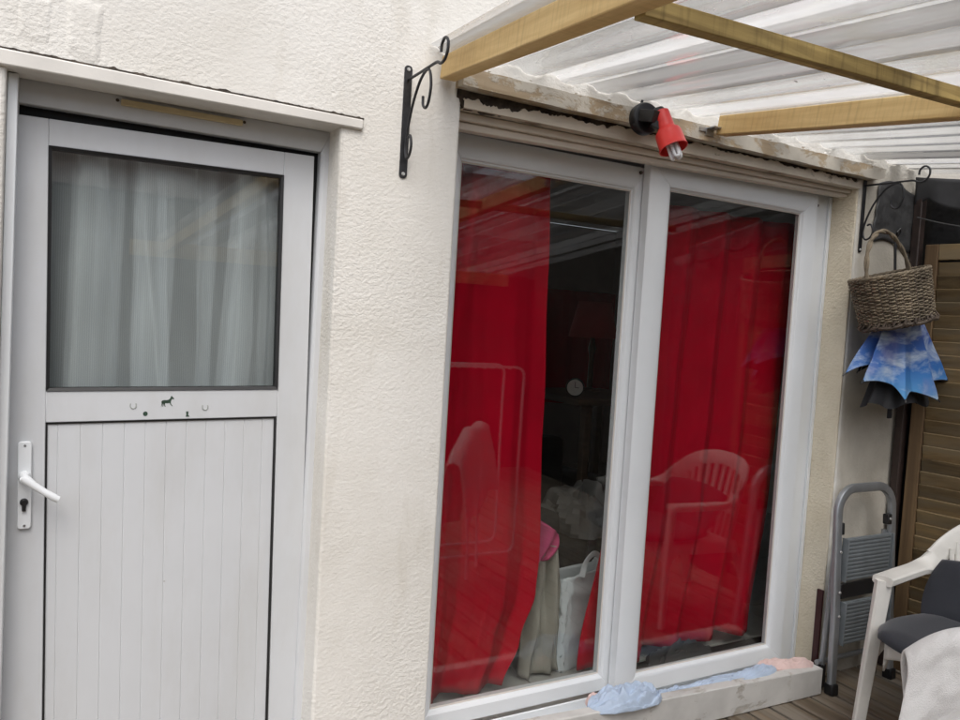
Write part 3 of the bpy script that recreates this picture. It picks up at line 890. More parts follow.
for k_ in range(9):
    rr0 = .012 + .0165 * k_; pts = []
    for k in range(60):
        a = 2 * PI * k / 60; pts.append((rr0 * math.cos(a), rr0 * math.sin(a), -.004 + .003 * math.cos(a * 8 + k_ * PI)))
    bt.tube(pts, .0088, 6, closed=True)
for k in range(48):
    a = 2 * PI * k / 48; rr0 = RB(0) + random.uniform(-.012, .012)
    bt.tube([(rr0 * math.cos(a), rr0 * math.sin(a), -.012), ((rr0 + .01) * math.cos(a + .08), (rr0 + .01) * math.sin(a + .08), .004), (rr0 * math.cos(a + .16), rr0 * math.sin(a + .16), .02)], .0045, 5)
bt.build('basket_bottom', M['wicker_dark'], basket, smooth=True)
hd = MB()
for k_ in range(2):
    pts = []
    for k in range(60):
        t = k / 59; a = PI * t; tw = t * 26 + k_ * PI
        pts.append((-(RB(1) - .004) * math.cos(a) * (1 - .12 * math.sin(a)), .005 * math.cos(tw), Hh + .178 * math.sin(a) ** .8 + .005 * math.sin(tw) - .03 * (1 - math.sin(a))))
    hd.tube(pts, .0065, 7)
hd.build('handle', M['wicker'], basket, smooth=True)

# ------------------------------------------------------------------ umbrella hanging behind / under the basket
UC = Vector((3.17, -.155, 1.252))
UROT = (0, R(-2), 0)
umb = thing('umbrella', 'half closed umbrella printed with blue sky and clouds, hanging below the basket', 'umbrella', UC)
umb.rotation_euler = UROT
cn = MB(); NR = 8
RIBS = [0, 38, 86, 140, 178, 226, 268, 318]; RPHI = 20
def canopy_at(u, t, dr):
    deg = 360 * u; k = max(i for i in range(NR) if RIBS[i] <= deg + 1e-6)
    a0 = RIBS[k]; a1 = RIBS[k + 1] if k < NR - 1 else 360
    s_ = (deg - a0) / (a1 - a0); ridge = abs(2 * s_ - 1)
    a = R(deg + RPHI)
    r0 = .115 + .2 * t if t > .03 else .012 + .109 * t / .03
    fold = (1 - ridge ** 1.25) * min(1, .25 + t * 1.1)
    rr = r0 * (1 - (.34 + .1 * math.sin(k * 2.4)) * fold) + dr
    a += .16 * fold * math.sin(k * 1.9 + 1)
    z = (.36 * (1 - t) if t > .03 else .36 + .01 - .69 * t) + .11 * t * (1 - max(0, -math.sin(a)) ** 1.3) + (1 - ridge ** 2.2) * (.04 + .012 * math.sin(k * 3.1)) * t ** 2.5
    n_ = .008 * t * noise.noise(Vector((math.cos(a) * 4, math.sin(a) * 4, t * 5)))
    return ((rr + n_) * math.cos(a), (rr + n_) * math.sin(a) * .42, z)
cn.grid(lambda u, v: canopy_at(u, v, 0), 240, 36)
cn.build('canopy', M['print'], umb, smooth=True, angle=60)
ci = MB(); ci.grid(lambda u, v: canopy_at(u, .05 + .965 * v, -.005), 240, 30)
ci.build('lining', M['black_cloth'], umb, smooth=True, angle=60)
ci = MB(); ci.grid(lambda u, v: ((.11 + .1 * v) * (1 + .07 * math.sin(18 * PI * u + 2 * v)) * math.cos(2 * PI * u), (.07 + .1 * v) * .42 * (1 + .1 * math.sin(22 * PI * u)) * math.sin(2 * PI * u), .2 - v * (.218 + .012 * math.sin(10 * PI * u))), 160, 16)
ci.build('inner_skirt', M['black_cloth'], umb, smooth=True)
for k in range(NR):
    p_ = canopy_at(RIBS[k] / 360 + 1e-5, 1.0, 0); q = MB()
    q.tube([(p_[0] * .93, p_[1] * .93, p_[2] + .012), p_, (p_[0] * 1.03, p_[1] * 1.03, p_[2] - .008)], [.0025, .003, .0035], 8); q.build('rib_tip', M['black_plastic'], umb, smooth=True)
    q = MB(); q.tube([[c_ * (.97 if i_ < 2 else 1) for i_, c_ in enumerate(canopy_at(RIBS[k] / 360 + 1e-5, t_, -.008))] for t_ in (.1, .4, .7, .98)], .0018, 6); q.build('rib', M['steel'], umb, smooth=True)
q = MB(); q.tube([(.02, .03, .05), (.02, .04, .3), (.02, .06, .62), (.02, .065, .69)], .006, 8)
q.tube([(.02, .06, .69), (.03, .05, .715), (.02, .045, .73), (.008, .05, .715), (.02, .06, .69)], .004, 6)
q.build('shaft', M['black_plastic'], umb, smooth=True)
q = MB(); q.box(-.06, -.035, -.01, .0, -.08, -.03); q.build('strap', M['black_cloth'], umb, bevel=.003)

# ------------------------------------------------------------------ step ladder, folded against the wall
lad = thing('step_ladder', 'folded grey aluminium two step ladder leaning on the wall', 'ladder', (3.11, -.12, 0))
TL = Matrix.Translation((3.112, -.145, 0)) @ Matrix.Rotation(R(-3.5), 4, 'X')
def ladp(mb, name, mat, **k):
    o = mb.build(name, mat, lad, **k); o.matrix_parent_inverse = Matrix.Translation((-3.11, .12, 0)); return o
q = MB(TL); hw = .187; rc = .105; top_z = .862
pts = [(-hw - .012, 0, .03), (-hw, 0, .3), (-hw, 0, top_z - rc)]
pts += [(-hw + rc - rc * math.cos(R(a)), 0, top_z - rc + rc * math.sin(R(a))) for a in range(12, 91, 13)]
pts += [(hw - rc + rc * math.sin(R(a)), 0, top_z - rc + rc * math.cos(R(a))) for a in range(0, 91, 13)]
pts += [(hw, 0, .3), (hw + .012, 0, .03)]
q.tube(pts, .0165, 12, flat=(.8, 1.15), upv=Vector((0, 1, 0)))
ladp(q, 'front_frame', M['alu'], smooth=True)
q = MB(TL); pts = [(-hw + .012, .07, .05), (-hw + .014, .036, .4), (-hw + .02, .02, .66)]
q.tube(pts, .012, 10); q.tube([(-p[0], p[1], p[2]) for p in pts], .012, 10)
q.tube([(-hw - .02, .068, .11), (hw + .02, .068, .11)], .011, 8)
ladp(q, 'rear_frame', M['alu'], smooth=True)
for sx in (-1, 1):
    q = MB(TL); q.box(sx * (hw + .012) - .02, sx * (hw + .012) + .02, -.022, .022, -.002, .045); ladp(q, 'foot', M['black_plastic'], bevel=.005)
    q = MB(TL); q.box(sx * (hw - .012) - .015, sx * (hw - .012) + .015, .054, .084, .0, .1); ladp(q, 'foot', M['black_plastic'], bevel=.004)
def tread(z0, z1, y0, xw):
    q = MB(TL @ Matrix.Translation((0, y0, z0)) @ Matrix.Rotation(R(4), 4, 'X'))
    h = z1 - z0
    q.box(-xw, xw, 0, .012, 0, h)
    nn = int(h / .0155)
    for i in range(nn): 
        zc = (i + .5) * h / nn; q.box(-xw + .006, xw - .006, -.004, -.0002, zc - .0045, zc + .0045)
    q.box(-xw - .006, -xw - .0005, -.012, .02, 0, h); q.box(xw + .0005, xw + .006, -.012, .02, 0, h)
    return ladp(q, 'step', M['tread'], bevel=.0012)
tread(.47, .655, -.012, .152)
tread(.2, .385, -.008, .152)
q = MB(TL); q.box(-.16, .16, -.006, .012, .395, .46); ladp(q, 'hinge_bar', M['black_plastic'], bevel=.004)
q = MB(TL); q.box(hw - .045, hw - .018, -.014, .014, .69, .735); ladp(q, 'latch', M['black_plastic'], bevel=.003)
q = MB(TL); q.box(-hw + .018, -hw + .03, -.014, .014, .67, .72); ladp(q, 'latch', M['black_plastic'], bevel=.003)
for x_, y_, z_ in ((hw - .031, -.014, .715), (-hw, -.0195, .43), (-hw, -.0195, .6), (-hw, -.0195, .33)):
    q = MB(TL); q.lathe([(.006, 0), (.005, .004)], 10, Matrix.Translation((x_, y_, z_)) @ Matrix.Rotation(R(90), 4, 'X')); ladp(q, 'rivet', M['bare'])
q = MB(); q.box(2.957, 2.97, -.034, -.005, 0, .40)
tag(q.build('maroon_batten', M['maroon'], bevel=.003), 'thin dark maroon batten standing between the step ladder and the wall', 'batten')

# ------------------------------------------------------------------ side screen: post, louvred shutter, tarp
HEAD = Vector((.14, -1, 0)).normalized(); NRM = Vector((-HEAD.y, HEAD.x, 0))   # NRM points away from the terrace (+x)
S0 = Vector((3.425, -.055, 0))
def side_matrix(o): # local x along HEAD (towards the viewer), local y = NRM, z up
    m = Matrix.Identity(4)
    m.col[0] = (*HEAD, 0); m.col[1] = (*NRM, 0); m.col[2] = (0, 0, 1, 0); m.col[3] = (*o, 1); return m
q = MB(); q.box(3.402, 3.44, -.05, -.012, 0, 2.2)
tag(q.build('timber_post', M['post'], bevel=.004), 'dark brown timber post standing against the wall beside the louvred shutter', 'post')
sh = thing('louvred_shutter', 'weathered wooden louvred shutter standing at right angles to the house wall', 'shutter', (3.44, -.08, 0))
SM = side_matrix(Vector((3.434, -.072, 0)))
def shp(mb, name, mat, **k):
    o = mb.build(name, mat, sh, **k); o.matrix_parent_inverse = Matrix.Translation((-3.44, .08, 0)); return o
SWd = .74; ST = 1.94
for x0 in (0, SWd - .055):
    q = MB(SM); q.box(x0, x0 + .055, -.018, .018, 0, ST); shp(q, 'stile', M['shutter_frame'], bevel=.003)
for z0, z1 in ((0, .09), (ST - .07, ST)):
    q = MB(SM); q.box(.056, SWd - .056, -.016, .016, z0, z1); shp(q, 'rail', M['shutter'], bevel=.003)
z = .1
while z < ST - .11:
    q = MB(SM @ Matrix.Translation((0, .002, z + .03)) @ Matrix.Rotation(R(13 + random.uniform(-2, 2)), 4, 'X'))
    q.box(.057, SWd - .057, -.006, .006, -.0345, .0345); shp(q, 'slat', M['shutter'], bevel=.002)
    z += .0585
tp = MB(SM)
tp.grid(lambda u, v: (-.05 + u * 1.6, .06 + .03 * noise.noise(Vector((u * 6, v * 3, 1))), .02 + v * 2.2 - u * .23), 40, 30)
tag(tp.build('tarpaulin', M['tarp'], smooth=True, solid=.002), 'black tarpaulin hung behind and above the louvred shutter', 'tarpaulin')
gf = MB()
gf.grid(lambda u, v: (3.128 + u * .29 + .012 * noise.noise(Vector((v * 5, 0, u))) + .02 * v, -.008 - .006 * noise.noise(Vector((u * 5, v * 7, 2))), 1.925 + v * .262 + .02 * math.sin(u * 5)), 16, 20)
tag(gf.build('plastic_film', M['grey_film'], smooth=True, solid=.002), 'dark grey plastic film fixed to the wall corner beneath the end of the roof', 'plastic film')
va = MB(SM)
def valf(u, v):
    x_ = -.06 + u * 1.3
    drop = .085 + .05 * abs(math.sin(x_ * PI / .3)) ** .6
    zt = 2.235 - x_ * .16
    return (x_, -.035 - .012 * math.sin(x_ * 30) * v, zt - drop * v)
va.grid(valf, 120, 8)
tag(va.build('scalloped_valance', M['valance'], smooth=True, solid=.002), 'dark grey scalloped cloth valance hanging under the roof edge above the shutter', 'valance')
wr = MB(); wr.tube(smooth_path([(3.375, -.05, 2.06), (3.37, -.2, 2.015), (3.4, -.45, 1.965), (3.43, -.8, 1.93)]), .003, 6)
tag(wr.build('wire', M['grey_film'], smooth=True), 'thin grey wire strung from the wall corner across the black tarpaulin', 'wire')

# ------------------------------------------------------------------ plastic garden chairs
def make_chair(label):
    c = thing('garden_chair', label, 'chair')
    s = MB()
    def seat(u, v):
        x_ = (u - .5) * (.46 - .06 * v); y_ = -.25 + .46 * v
        dish = -.018 * math.sin(PI * u) * math.sin(PI * min(1, v * 1.1)); roll = -.03 * max(0, (.1 - v) / .1) ** 2
        return (x_, y_, .425 + dish + roll - .02 * v)
    s.grid(seat, 20, 20)
    s.build('seat', M['chair'], c, smooth=True, solid=.008)
    sk = MB()
    for sx in (-1, 1):
        sk.grid(lambda u, v: (sx * (.232 - .03 * u), -.25 + .46 * u, .424 - .018 * u - v * (.055 + .08 * max(0, (.16 - u) / .16) ** 2)), 16, 4)
    sk.grid(lambda u, v: ((u - .5) * .46, -.253, .396 - v * (.03 + .03 * abs(2 * u - 1) ** 4)), 24, 4)
    sk.build('apron', M['chair'], c, smooth=True, solid=.007)
    # rim: arm - back - arm, one sweep cut in three
    half = [(.262, -.25, .642), (.27, -.1, .642), (.275, .03, .643), (.272, .115, .655), (.25, .188, .72), (.19, .255, .8), (.1, .287, .836), (0, .296, .845)]
    full = [(-x_, y_, z_) for x_, y_, z_ in half] + half[-2::-1]
    path = smooth_path(full, 5)
    ups = []
    L_ = len(path)
    for i, p in enumerate(path):
        t = abs(i / (L_ - 1) * 2 - 1)               # 1 at the arm fronts, 0 at the back
        k = max(0, min(1, (t - .45) / .3)); k = k * k * (3 - 2 * k)
        side = Vector((1, 0, 0)) if p.x > 0 else Vector((-1, 0, 0))
        ups.append((Vector((0, .25, 1)) * (1 - k) + side * k).normalized())
    cut = int(L_ * .25)
    def seg(i0, i1, name):
        m_ = MB(); m_.tube(path[i0:i1 + 1], 1.0, 12, flat=(.036, .019), upv=ups[i0:i1 + 1]); return m_.build(name, M['chair'], c, smooth=True)
    seg(0, cut, 'arm'); seg(L_ - 1 - cut, L_ - 1, 'arm')
    b = MB(); b.tube(path[cut:L_ - cut], 1.0, 12, flat=(.042, .008), upv=ups[cut:L_ - cut])
    def backp(a, z_):  # curved back surface
        t = (z_ - .41) / .42
        return Vector(((.2 + .045 * t) * math.sin(a), .17 + .02 * t + (.05 + .055 * t) * math.cos(a), z_))
    for k in range(-6, 7):
        a = R(k * 13.5); ztop = .815 - .1 * (abs(k) / 6) ** 2.2
        pts = [backp(a, z_) for z_ in (.4, .5, .62, .72, ztop)]
        b.tube(pts, 1.0, 8, flat=(.0125, .005), upv=Vector((math.cos(a), -math.sin(a), 0)))
    b.tube([backp(R(a), .56) for a in range(-84, 85, 12)], 1.0, 8, flat=(.014, .005), upv=Vector((0, 0, 1)))
    b.build('backrest', M['chair'], c, smooth=True)
    for sx in (-1, 1):
        l_ = MB()
        pts = smooth_path([(sx * .262, -.24, .642), (sx * .268, -.25, .5), (sx * .275, -.26, .36), (sx * .284, -.27, .18), (sx * .293, -.28, .002)], 5)
        n_ = len(pts); rs = [1 - .28 * i / (n_ - 1) for i in range(n_)]
        l_.tube(pts, rs, 10, flat=(.03, .016), upv=Vector((.6 * -sx, 1, 0)))
        # web that arches from the leg into the seat rail
        l_.grid(lambda u, v: (sx * (.274 - .042 * v), -.255 + .14 * v, .42 - .02 * v - u * (.02 + .12 * (1 - v) ** 2.5)), 8, 10)
        l_.build('leg', M['chair'], c, smooth=True)
        l_ = MB()
        l_.tube([(sx * .2, .2, .41), (sx * .225, .25, .2), (sx * .25, .3, .002)], [1, .9, .75], 10, flat=(.03, .014), upv=Vector((-sx, 1, 0)))
        l_.build('leg', M['chair'], c, smooth=True)
    return c
ch = make_chair('white plastic garden chair with a dark cushion, next to the step ladder')
ch.scale = (1.045, 1.045, .94); ch.location = (3.02, -.685, 0); ch.rotation_euler = (0, 0, R(-84))
# cushion
CU = Matrix.Translation(ch.location) @ Matrix.Rotation(R(-84), 4, 'Z')
cu = thing('seat_cushion', 'dark charcoal seat and back cushion on the white plastic chair', 'cushion', (2.985, -.683, .417), R(-84))
cu.scale = (1.045, 1.045, 1.0)
def pad(fn, nu, nv, th):
    m_ = MB()
    def top(u, v):
        p, nrm = fn(u, v); e = min(1, 6 * min(u, 1 - u, v, 1 - v)); return p + nrm * th * (.35 + .65 * math.sqrt(e))
    def bot(u, v):
        p, nrm = fn(u, v); e = min(1, 6 * min(u, 1 - u, v, 1 - v)); return p - nrm * th * .25 * math.sqrt(e)
    m_.grid(top, nu, nv); m_.grid(bot, nu, nv)
    k = (nu + 1) * (nv + 1)
    edge = [i for i in range(nu + 1)] + [j * (nu + 1) + nu for j in range(1, nv + 1)] + [nv * (nu + 1) + i for i in range(nu - 1, -1, -1)] + [j * (nu + 1) for j in range(nv - 1, 0, -1)]
    m_.f += [(edge[i], edge[(i + 1) % len(edge)], edge[(i + 1) % len(edge)] + k, edge[i] + k) for i in range(len(edge))]
    return m_
def sq(u, v, hx, hy, p=.75):   # square to superellipse
    a, b = 2 * u - 1, 2 * v - 1
    return hx * a * math.sqrt(max(0, 1 - p * b * b / 2)), hy * b * math.sqrt(max(0, 1 - p * a * a / 2))
m_ = pad(lambda u, v: (Vector((sq(u, v, .255, .25)[0], sq(u, v, .255, .25)[1] - .13, .012 - .012 * math.sin(PI * u))), Vector((0, 0, 1))), 24, 24, .04)
m_.build('seat_pad', M['navy'], cu, smooth=True, angle=60)
m_ = pad(lambda u, v: (Vector((sq(u, v, .24, .22, .35)[0], .05 + .13 * v - .03 * (2 * u - 1) ** 2, .12 + sq(u, v, .225, .12, .5)[1])), Vector((0, -.8, .6))), 24, 24, .034)
m_.build('back_pad', M['navy'], cu, smooth=True, angle=60)

# towel over the low rail of a clothes airer
TP0 = Vector((1.83, -1.02, 0)); TP1 = Vector((2.27, -1.5, 0)); TD_ = (TP1 - TP0).normalized(); TN = Vector((TD_.y, -TD_.x, 0))   # TN points to the camera
TLEN = (TP1 - TP0).length
tw = MB()
def towel(u, v):
    s_ = .05 + TLEN * u; L_ = 1.0; s = (v - .42) * L_
    topz = .872 - .15 * max(0, 1 - u * 1.8) ** 2 + .008 * math.sin(u * 17)
    r = .04
    if abs(s) < r * PI / 2:
        a = s / r; o_ = math.sin(a) * r; z_ = topz - r + math.cos(a) * r
    else:
        sg = 1 if s > 0 else -1; dd = abs(s) - r * PI / 2
        o_ = sg * (r + dd * .16); z_ = topz - r - dd
    hang = max(0, topz - z_ - .04)
    if s > 0:
        o_ += (.045 * math.sin(u * 13 + .8 + 1.0 * math.sin(hang * 4)) + .014 * math.sin(u * 29 + 2)) * min(1, hang * 3)
        s_ -= (1 - u) ** 1.5 * .3 * hang
    else:
        s_ += (1 - u) * .05 * hang; o_ += .02 * math.sin(u * 11) * min(1, hang * 3)
    n_ = .010 * noise.noise(Vector((u * 9, v * 11, 3))) + .005 * noise.noise(Vector((u * 30, v * 34, 3)))
    p = TP0 + TD_ * (s_ + .014 * math.sin(hang * 11)) + TN * (o_ + n_)
    return (p.x, p.y, z_ + n_ * .6)
tw.grid(towel, 80, 100)
tag(tw.build('towel', M['towel'], smooth=True, solid=.011, sub=1), 'pale grey-white terry towel draped in the bottom right foreground', 'towel')

# ------------------------------------------------------------------ cloths along the sill
def cloth(name, label, cat, mat, path, width, hgt, seed, nu=60, nv=26, amp=.02, group=None):
    m_ = MB(); pts = smooth_path(path, 12); n_ = len(pts)
    def f(u, v):
        q = u * (n_ - 1); i = min(int(q), n_ - 2); p = pts[i].lerp(pts[i + 1], q - i)
        t = (pts[min(i + 1, n_ - 1)] - pts[max(i - 1, 0)]).normalized(); s = Vector((-t.y, t.x, 0)).normalized()
        env = min(1, 5 * u, 5 * (1 - u)) ** .5
        a = PI * v
        wd = width(u) if callable(width) else width; hh = hgt(u) if callable(hgt) else hgt
        tw_ = noise.noise(Vector((u * 5, seed, 0))) * 1.2
        off = s * (-math.cos(a) * wd * env) + Vector((0, 0, math.sin(a) * hh * env))
        n1 = noise.fractal(Vector((p.x * 7 + seed, v * 5 + tw_ * 1.5 + u * 4, seed)), .9, 2.0, 3)
        rn = lambda fx, fv, s_: 1 - abs(noise.noise(Vector((p.x * fx + v * 2.2, v * fv - p.x * fx * .5, seed + s_)))) * 3.2
        ridge = rn(9, 7, 7) * .8 + rn(16, 13, 9) * .45
        k = math.sin(a) ** .6
        return p + off + Vector((0, 0, 1)) * max(-.6 * hh, (n1 * amp + (ridge - .6) * amp * .7)) * k + s * n1 * amp * .5 * k
    m_.grid(f, nu, nv)
    return tag(m_.build(name, mat, smooth=True, solid=.003, sub=1), label, cat, group)
cloth('cloth', 'bunched pale blue cloth heaped on the sill under the window mullion', 'cloth', M['blue_cloth'],
      [(1.70, -.055, .128), (1.78, -.06, .135), (1.86, -.06, .133), (1.95, -.06, .13), (2.02, -.065, .125)], lambda u: .05 + .02 * math.sin(PI * u), lambda u: .022 + .026 * math.sin(PI * u), 2.0, 130, 60, .022, 'cloths stuffed along the window sill')
cloth('cloth', 'long twisted pale blue cloth running along the sill under the right sash', 'cloth', M['blue_cloth'],
      [(2.0, -.055, .118), (2.15, -.05, .108), (2.3, -.045, .106), (2.45, -.06, .112), (2.58, -.06, .115), (2.66, -.055, .113)], lambda u: .036, lambda u: .008 + .024 * max(0, u - .3), 5.0, 200, 40, .014, 'cloths stuffed along the window sill')
cloth('cloth', 'crumpled pink cloth at the right end of the sill', 'cloth', M['pink_cloth'],
      [(2.6, -.02, .11), (2.7, -.04, .112), (2.8, -.065, .108), (2.87, -.08, .104)], .04, lambda u: .018, 9.0, 90, 40, .016, 'cloths stuffed along the window sill')
cloth('cloth', 'small pink cloth corner poking out behind the heaped blue cloth', 'cloth', M['pink_cloth'],
      [(1.735, .0, .11), (1.76, .005, .118), (1.79, .0, .11)], .014, .035, 12.0, 24, 14, .01, 'cloths stuffed along the window sill')

# ------------------------------------------------------------------ curtains
def lerp(a, b, t): return a + (b - a) * t
def prof_at(tbl, z):
    for (z0, a), (z1, b) in zip(tbl, tbl[1:]):
        if z0 >= z >= z1:
            t = (z0 - z) / (z0 - z1); t = t * t * (3 - 2 * t); return lerp(a, b, t)
    return tbl[-1][1] if z < tbl[-1][0] else tbl[0][1]
def curtain(name, label, ztop, left, right, folds, hem, y0, amp, seed, nu=150, nv=70, mat='red_fabric', crease=False):
    m_ = MB()
    def f(u, v):
        zb = hem(u) if callable(hem) else hem
        z = lerp(ztop, zb, v)
        xl, xr = prof_at(left, z), prof_at(right, z)
        ph = noise.noise(Vector((z * .9, seed, 0))) * 1.1
        w1 = math.sin(2 * PI * folds * u + seed + ph * .6 + .7 * math.sin(4 * u + seed))
        w2 = math.sin(2 * PI * folds * 2.3 * u + 2 * seed - ph)
        a = amp * (.7 + .35 * v)
        cr_ = u - lerp(.26, .03, min(1, v * 2.2)) if crease else 9
        y = y0 + a * (w1 + .22 * w2 * w1) + .008 * noise.noise(Vector((u * 3, z * 2, seed)))
        if crease: y = y0 + .5 * (y - y0) * (1 + 1.2 * v) + .035 * math.exp(-(cr_ / .035) ** 2) * (1 - .5 * v) - .02 * math.exp(-((cr_ - .1) / .08) ** 2)
        x = lerp(xl, xr, u) + .004 * noise.noise(Vector((u * 9, z * 3, seed + 2)))
        return (x, y, z)
    m_.grid(f, nu, nv)
    return tag(m_.build(name, M[mat], smooth=True, solid=.002), label, 'curtain', None)
GC = 'red curtains inside the sliding window'
c = curtain('curtain', 'red curtain behind the left window sash, flaring over the left half', 2.07, [(2.07, 1.14), (.1, 1.15)],
            [(2.07, 1.608), (1.7, 1.628), (1.1, 1.648), (.6, 1.668), (.45, 1.66), (.27, 1.60), (.1, 1.53)], 2.4, .105, .27, .022, 1.3, crease=True)
c['group'] = GC
c = curtain('curtain', 'long red curtain filling the right window sash', 2.005, [(2.05, 2.03), (1.3, 1.995), (.8, 1.982), (.12, 1.885)], [(2.05, 3.0), (1.2, 2.99), (.75, 2.975), (.12, 2.9)], 4.4,
            lambda u: .10 + .012 * math.sin(u * 19) + .03 * u, .275, .032, 4.1, 220, 70)
c['group'] = GC
q = MB(); q.tube([(1.12, .3, 2.085), (3.02, .3, 2.085)], .011, 10)
tag(q.build('curtain_rail', M['wood_dark'], smooth=True), 'dark curtain rail above the red curtains', 'curtain rail')
# net curtain behind the door pane
nm = MB()
def net(u, v):
    x_ = lerp(-.03, .62, u); z_ = lerp(1.9, 1.1, v)
    ph = noise.noise(Vector((u * 2.5, z_ * .7, 1))) * 2.2
    w1 = math.sin(2 * PI * 3.4 * u + 1.2 * math.sin(7 * u) + ph)
    w2 = math.sin(2 * PI * 8 * u + 1.5 + z_ * .4 + ph * 2) * max(0, noise.noise(Vector((u * 5, 2, 2))) + .3)
    return (x_ + .01 * math.sin(z_ * 4 + u * 9), .165 + .018 * math.copysign(abs(w1) ** .6, w1) + .005 * w2 + .008 * noise.noise(Vector((u * 8, z_ * 5, 4))), z_)
nm.grid(net, 200, 50)
def strip(xa, xb, ta, tb, y0, sd):      # gathered folds lying over one another
    def f(u, v):
        z_ = lerp(1.9, 1.1, v); x_ = lerp(lerp(xa, xb, u), lerp(ta, tb, u), v)
        return (x_ + .006 * noise.noise(Vector((z_ * 4, sd, u))), y0 + .012 * math.sin(u * 7 + sd) + .006 * noise.noise(Vector((u * 6, z_ * 4, sd))), z_)
    nm.grid(f, 24, 40)
strip(.04, .12, .03, .10, .195, 1); strip(.19, .27, .2, .3, .2, 3); strip(.245, .268, .285, .302, .21, 4); strip(.36, .41, .37, .4, .2, 6); strip(.46, .53, .42, .52, .19, 8); strip(.40, .415, .395, .41, .215, 11); strip(.54, .6, .55, .6, .2, 13); strip(.06, .075, .05, .07, .215, 15); strip(.2, .225, .205, .235, .218, 17); strip(.25, .3, .262, .306, .22, 19); strip(.49, .505, .44, .46, .222, 21); strip(.1, .17, .09, .16, .205, 23)
tag(nm.build('net_curtain', M['net'], smooth=True), 'thin white net curtain hanging behind the door pane', 'curtain')
for xa, xb, sd in ((.115, .14, 1), (.285, .335, 5), (.42, .47, 9)): pass

# ------------------------------------------------------------------ things inside the room
tl = thing('table_lamp', 'table lamp with a red shade on the side table in the dark room', 'lamp', (2.66, 1.32, 1.1235))
q = MB(); q.lathe([(.06, 0), (.06, .012), (.016, .02), (.014, .2), (.022, .24), (.01, .3)], 20); q.build('lamp_base', M['wood_dark'], tl, smooth=True)
q = MB(); q.lathe([(.135, .3), (.09, .5)], 28, None, False, False); q.build('lamp_shade', plain('lampshade', (.6, .025, .04), .8, var=.05, trans=.3), tl, smooth=True, solid=.004)
ck = thing('alarm_clock', 'small round clock with a pale face on the side table', 'clock', (2.325, 1.0, 1.1225))
ck.scale = (.72, .72, .72)
ck.rotation_euler = (0, 0, R(-38))
q = MB(); q.lathe([(.062, -.02), (.066, -.015), (.066, .015), (.058, .02)], 28, Matrix.Translation((0, 0, .07)) @ Matrix.Rotation(R(90), 4, 'X')); q.build('clock_case', M['black_plastic'], ck, bevel=.002)
q = MB(); q.lathe([(.056, .0), (.056, .003)], 28, Matrix.Translation((0, -.0202, .07)) @ Matrix.Rotation(R(90), 4, 'X')); q.build('clock_face', M['clock'], ck)
q = MB(); q.box(-.002, .002, -.0245, -.0238, .07, .11); q.box(0, .028, -.0245, -.0238, .068, .072); q.build('clock_hand', M['black_plastic'], ck)
sd = thing('side_table', 'dark wooden side table carrying the lamp and clock inside', 'table', (2.58, 1.2, .06))
q = MB(); q.box(-.3, .3, -.3, .3, 1.03, 1.062); q.build('tabletop', M['wood_dark'], sd, bevel=.004)
for a, b in ((-.22, -.26), (.26, -.26), (-.22, .26), (.26, .26)):
    q = MB(); q.box(a - .02, a + .02, b - .02, b + .02, 0, 1.028); q.build('leg', M['wood_dark'], sd, bevel=.003)
ac = thing('armchair', 'dark upholstered armchair heaped with cloths inside the room', 'armchair', (2.35, 1.05, .06), R(10))
q = MB(); q.box(-.36, .36, -.34, .36, .1, .42); q.build('seat', M['sofa'], ac, bevel=.05, seg=4)
q = MB(); q.box(-.36, .36, .36, .52, .1, .78); q.build('backrest', M['sofa'], ac, bevel=.05, seg=4)
for sx in (-1, 1):
    q = MB(); q.box(sx * .43 - .068, sx * .43 + .068, -.34, .5, .08, .58); q.build('arm', M['sofa'], ac, bevel=.04, seg=4)
def heap(name, label, mat, c, r, seed, cat='cloth'):
    m_ = MB()
    def f(u, v):
        a = 2 * PI * u; b = PI / 2 * v; n_ = 1 + .35 * noise.fractal(Vector((math.cos(a) * 2, math.sin(a) * 2, v * 3 + seed)), .9, 2, 3)
        return (c[0] + r[0] * math.sin(b) * math.cos(a) * n_, c[1] + r[1] * math.sin(b) * math.sin(a) * n_, c[2] + r[2] * math.cos(b) * n_)
    m_.grid(f, 40, 16); return tag(m_.build(name, mat, smooth=True), label, cat)
heap('crumpled_cloth', 'crumpled grey cloth lying on the dark armchair inside', M['grey_cloth'], (2.3, .85, .50), (.22, .2, .2), 3)
q = MB()
def trou(u, v):
    z_ = lerp(.60, .075, v); x_ = lerp(1.68, 1.815 + .015 * v, u) + .012 * math.sin(v * 5)
    return (x_ + .03 * v * (u > .5), .35 + .02 * math.sin(u * 14 + v * 2) + .02 * noise.noise(Vector((u * 6, v * 4, 1))), z_)
q.grid(trou, 30, 30); tag(q.build('trousers', M['beige_cloth'], smooth=True, solid=.012), 'pale beige trousers hanging just inside the window beside the red curtain', 'trousers')
q = MB(); q.grid(lambda u, v: (1.66 + .15 * u * (1 - .4 * v) + .02 * math.sin(v * 4), .318 + .5 * .02 + .025 * math.sin(u * 8 + v * 3), lerp(.74 - .1 * u, .50 + .06 * u, v)), 20, 16)
tag(q.build('magenta_cloth', M['magenta'], smooth=True, solid=.01), 'magenta pink cloth hanging over the beige trousers', 'cloth')
bg = thing('paper_bag', 'white paper carrier bag on the floor inside the window', 'bag', (1.99, .42, .06), R(12))
q = MB()
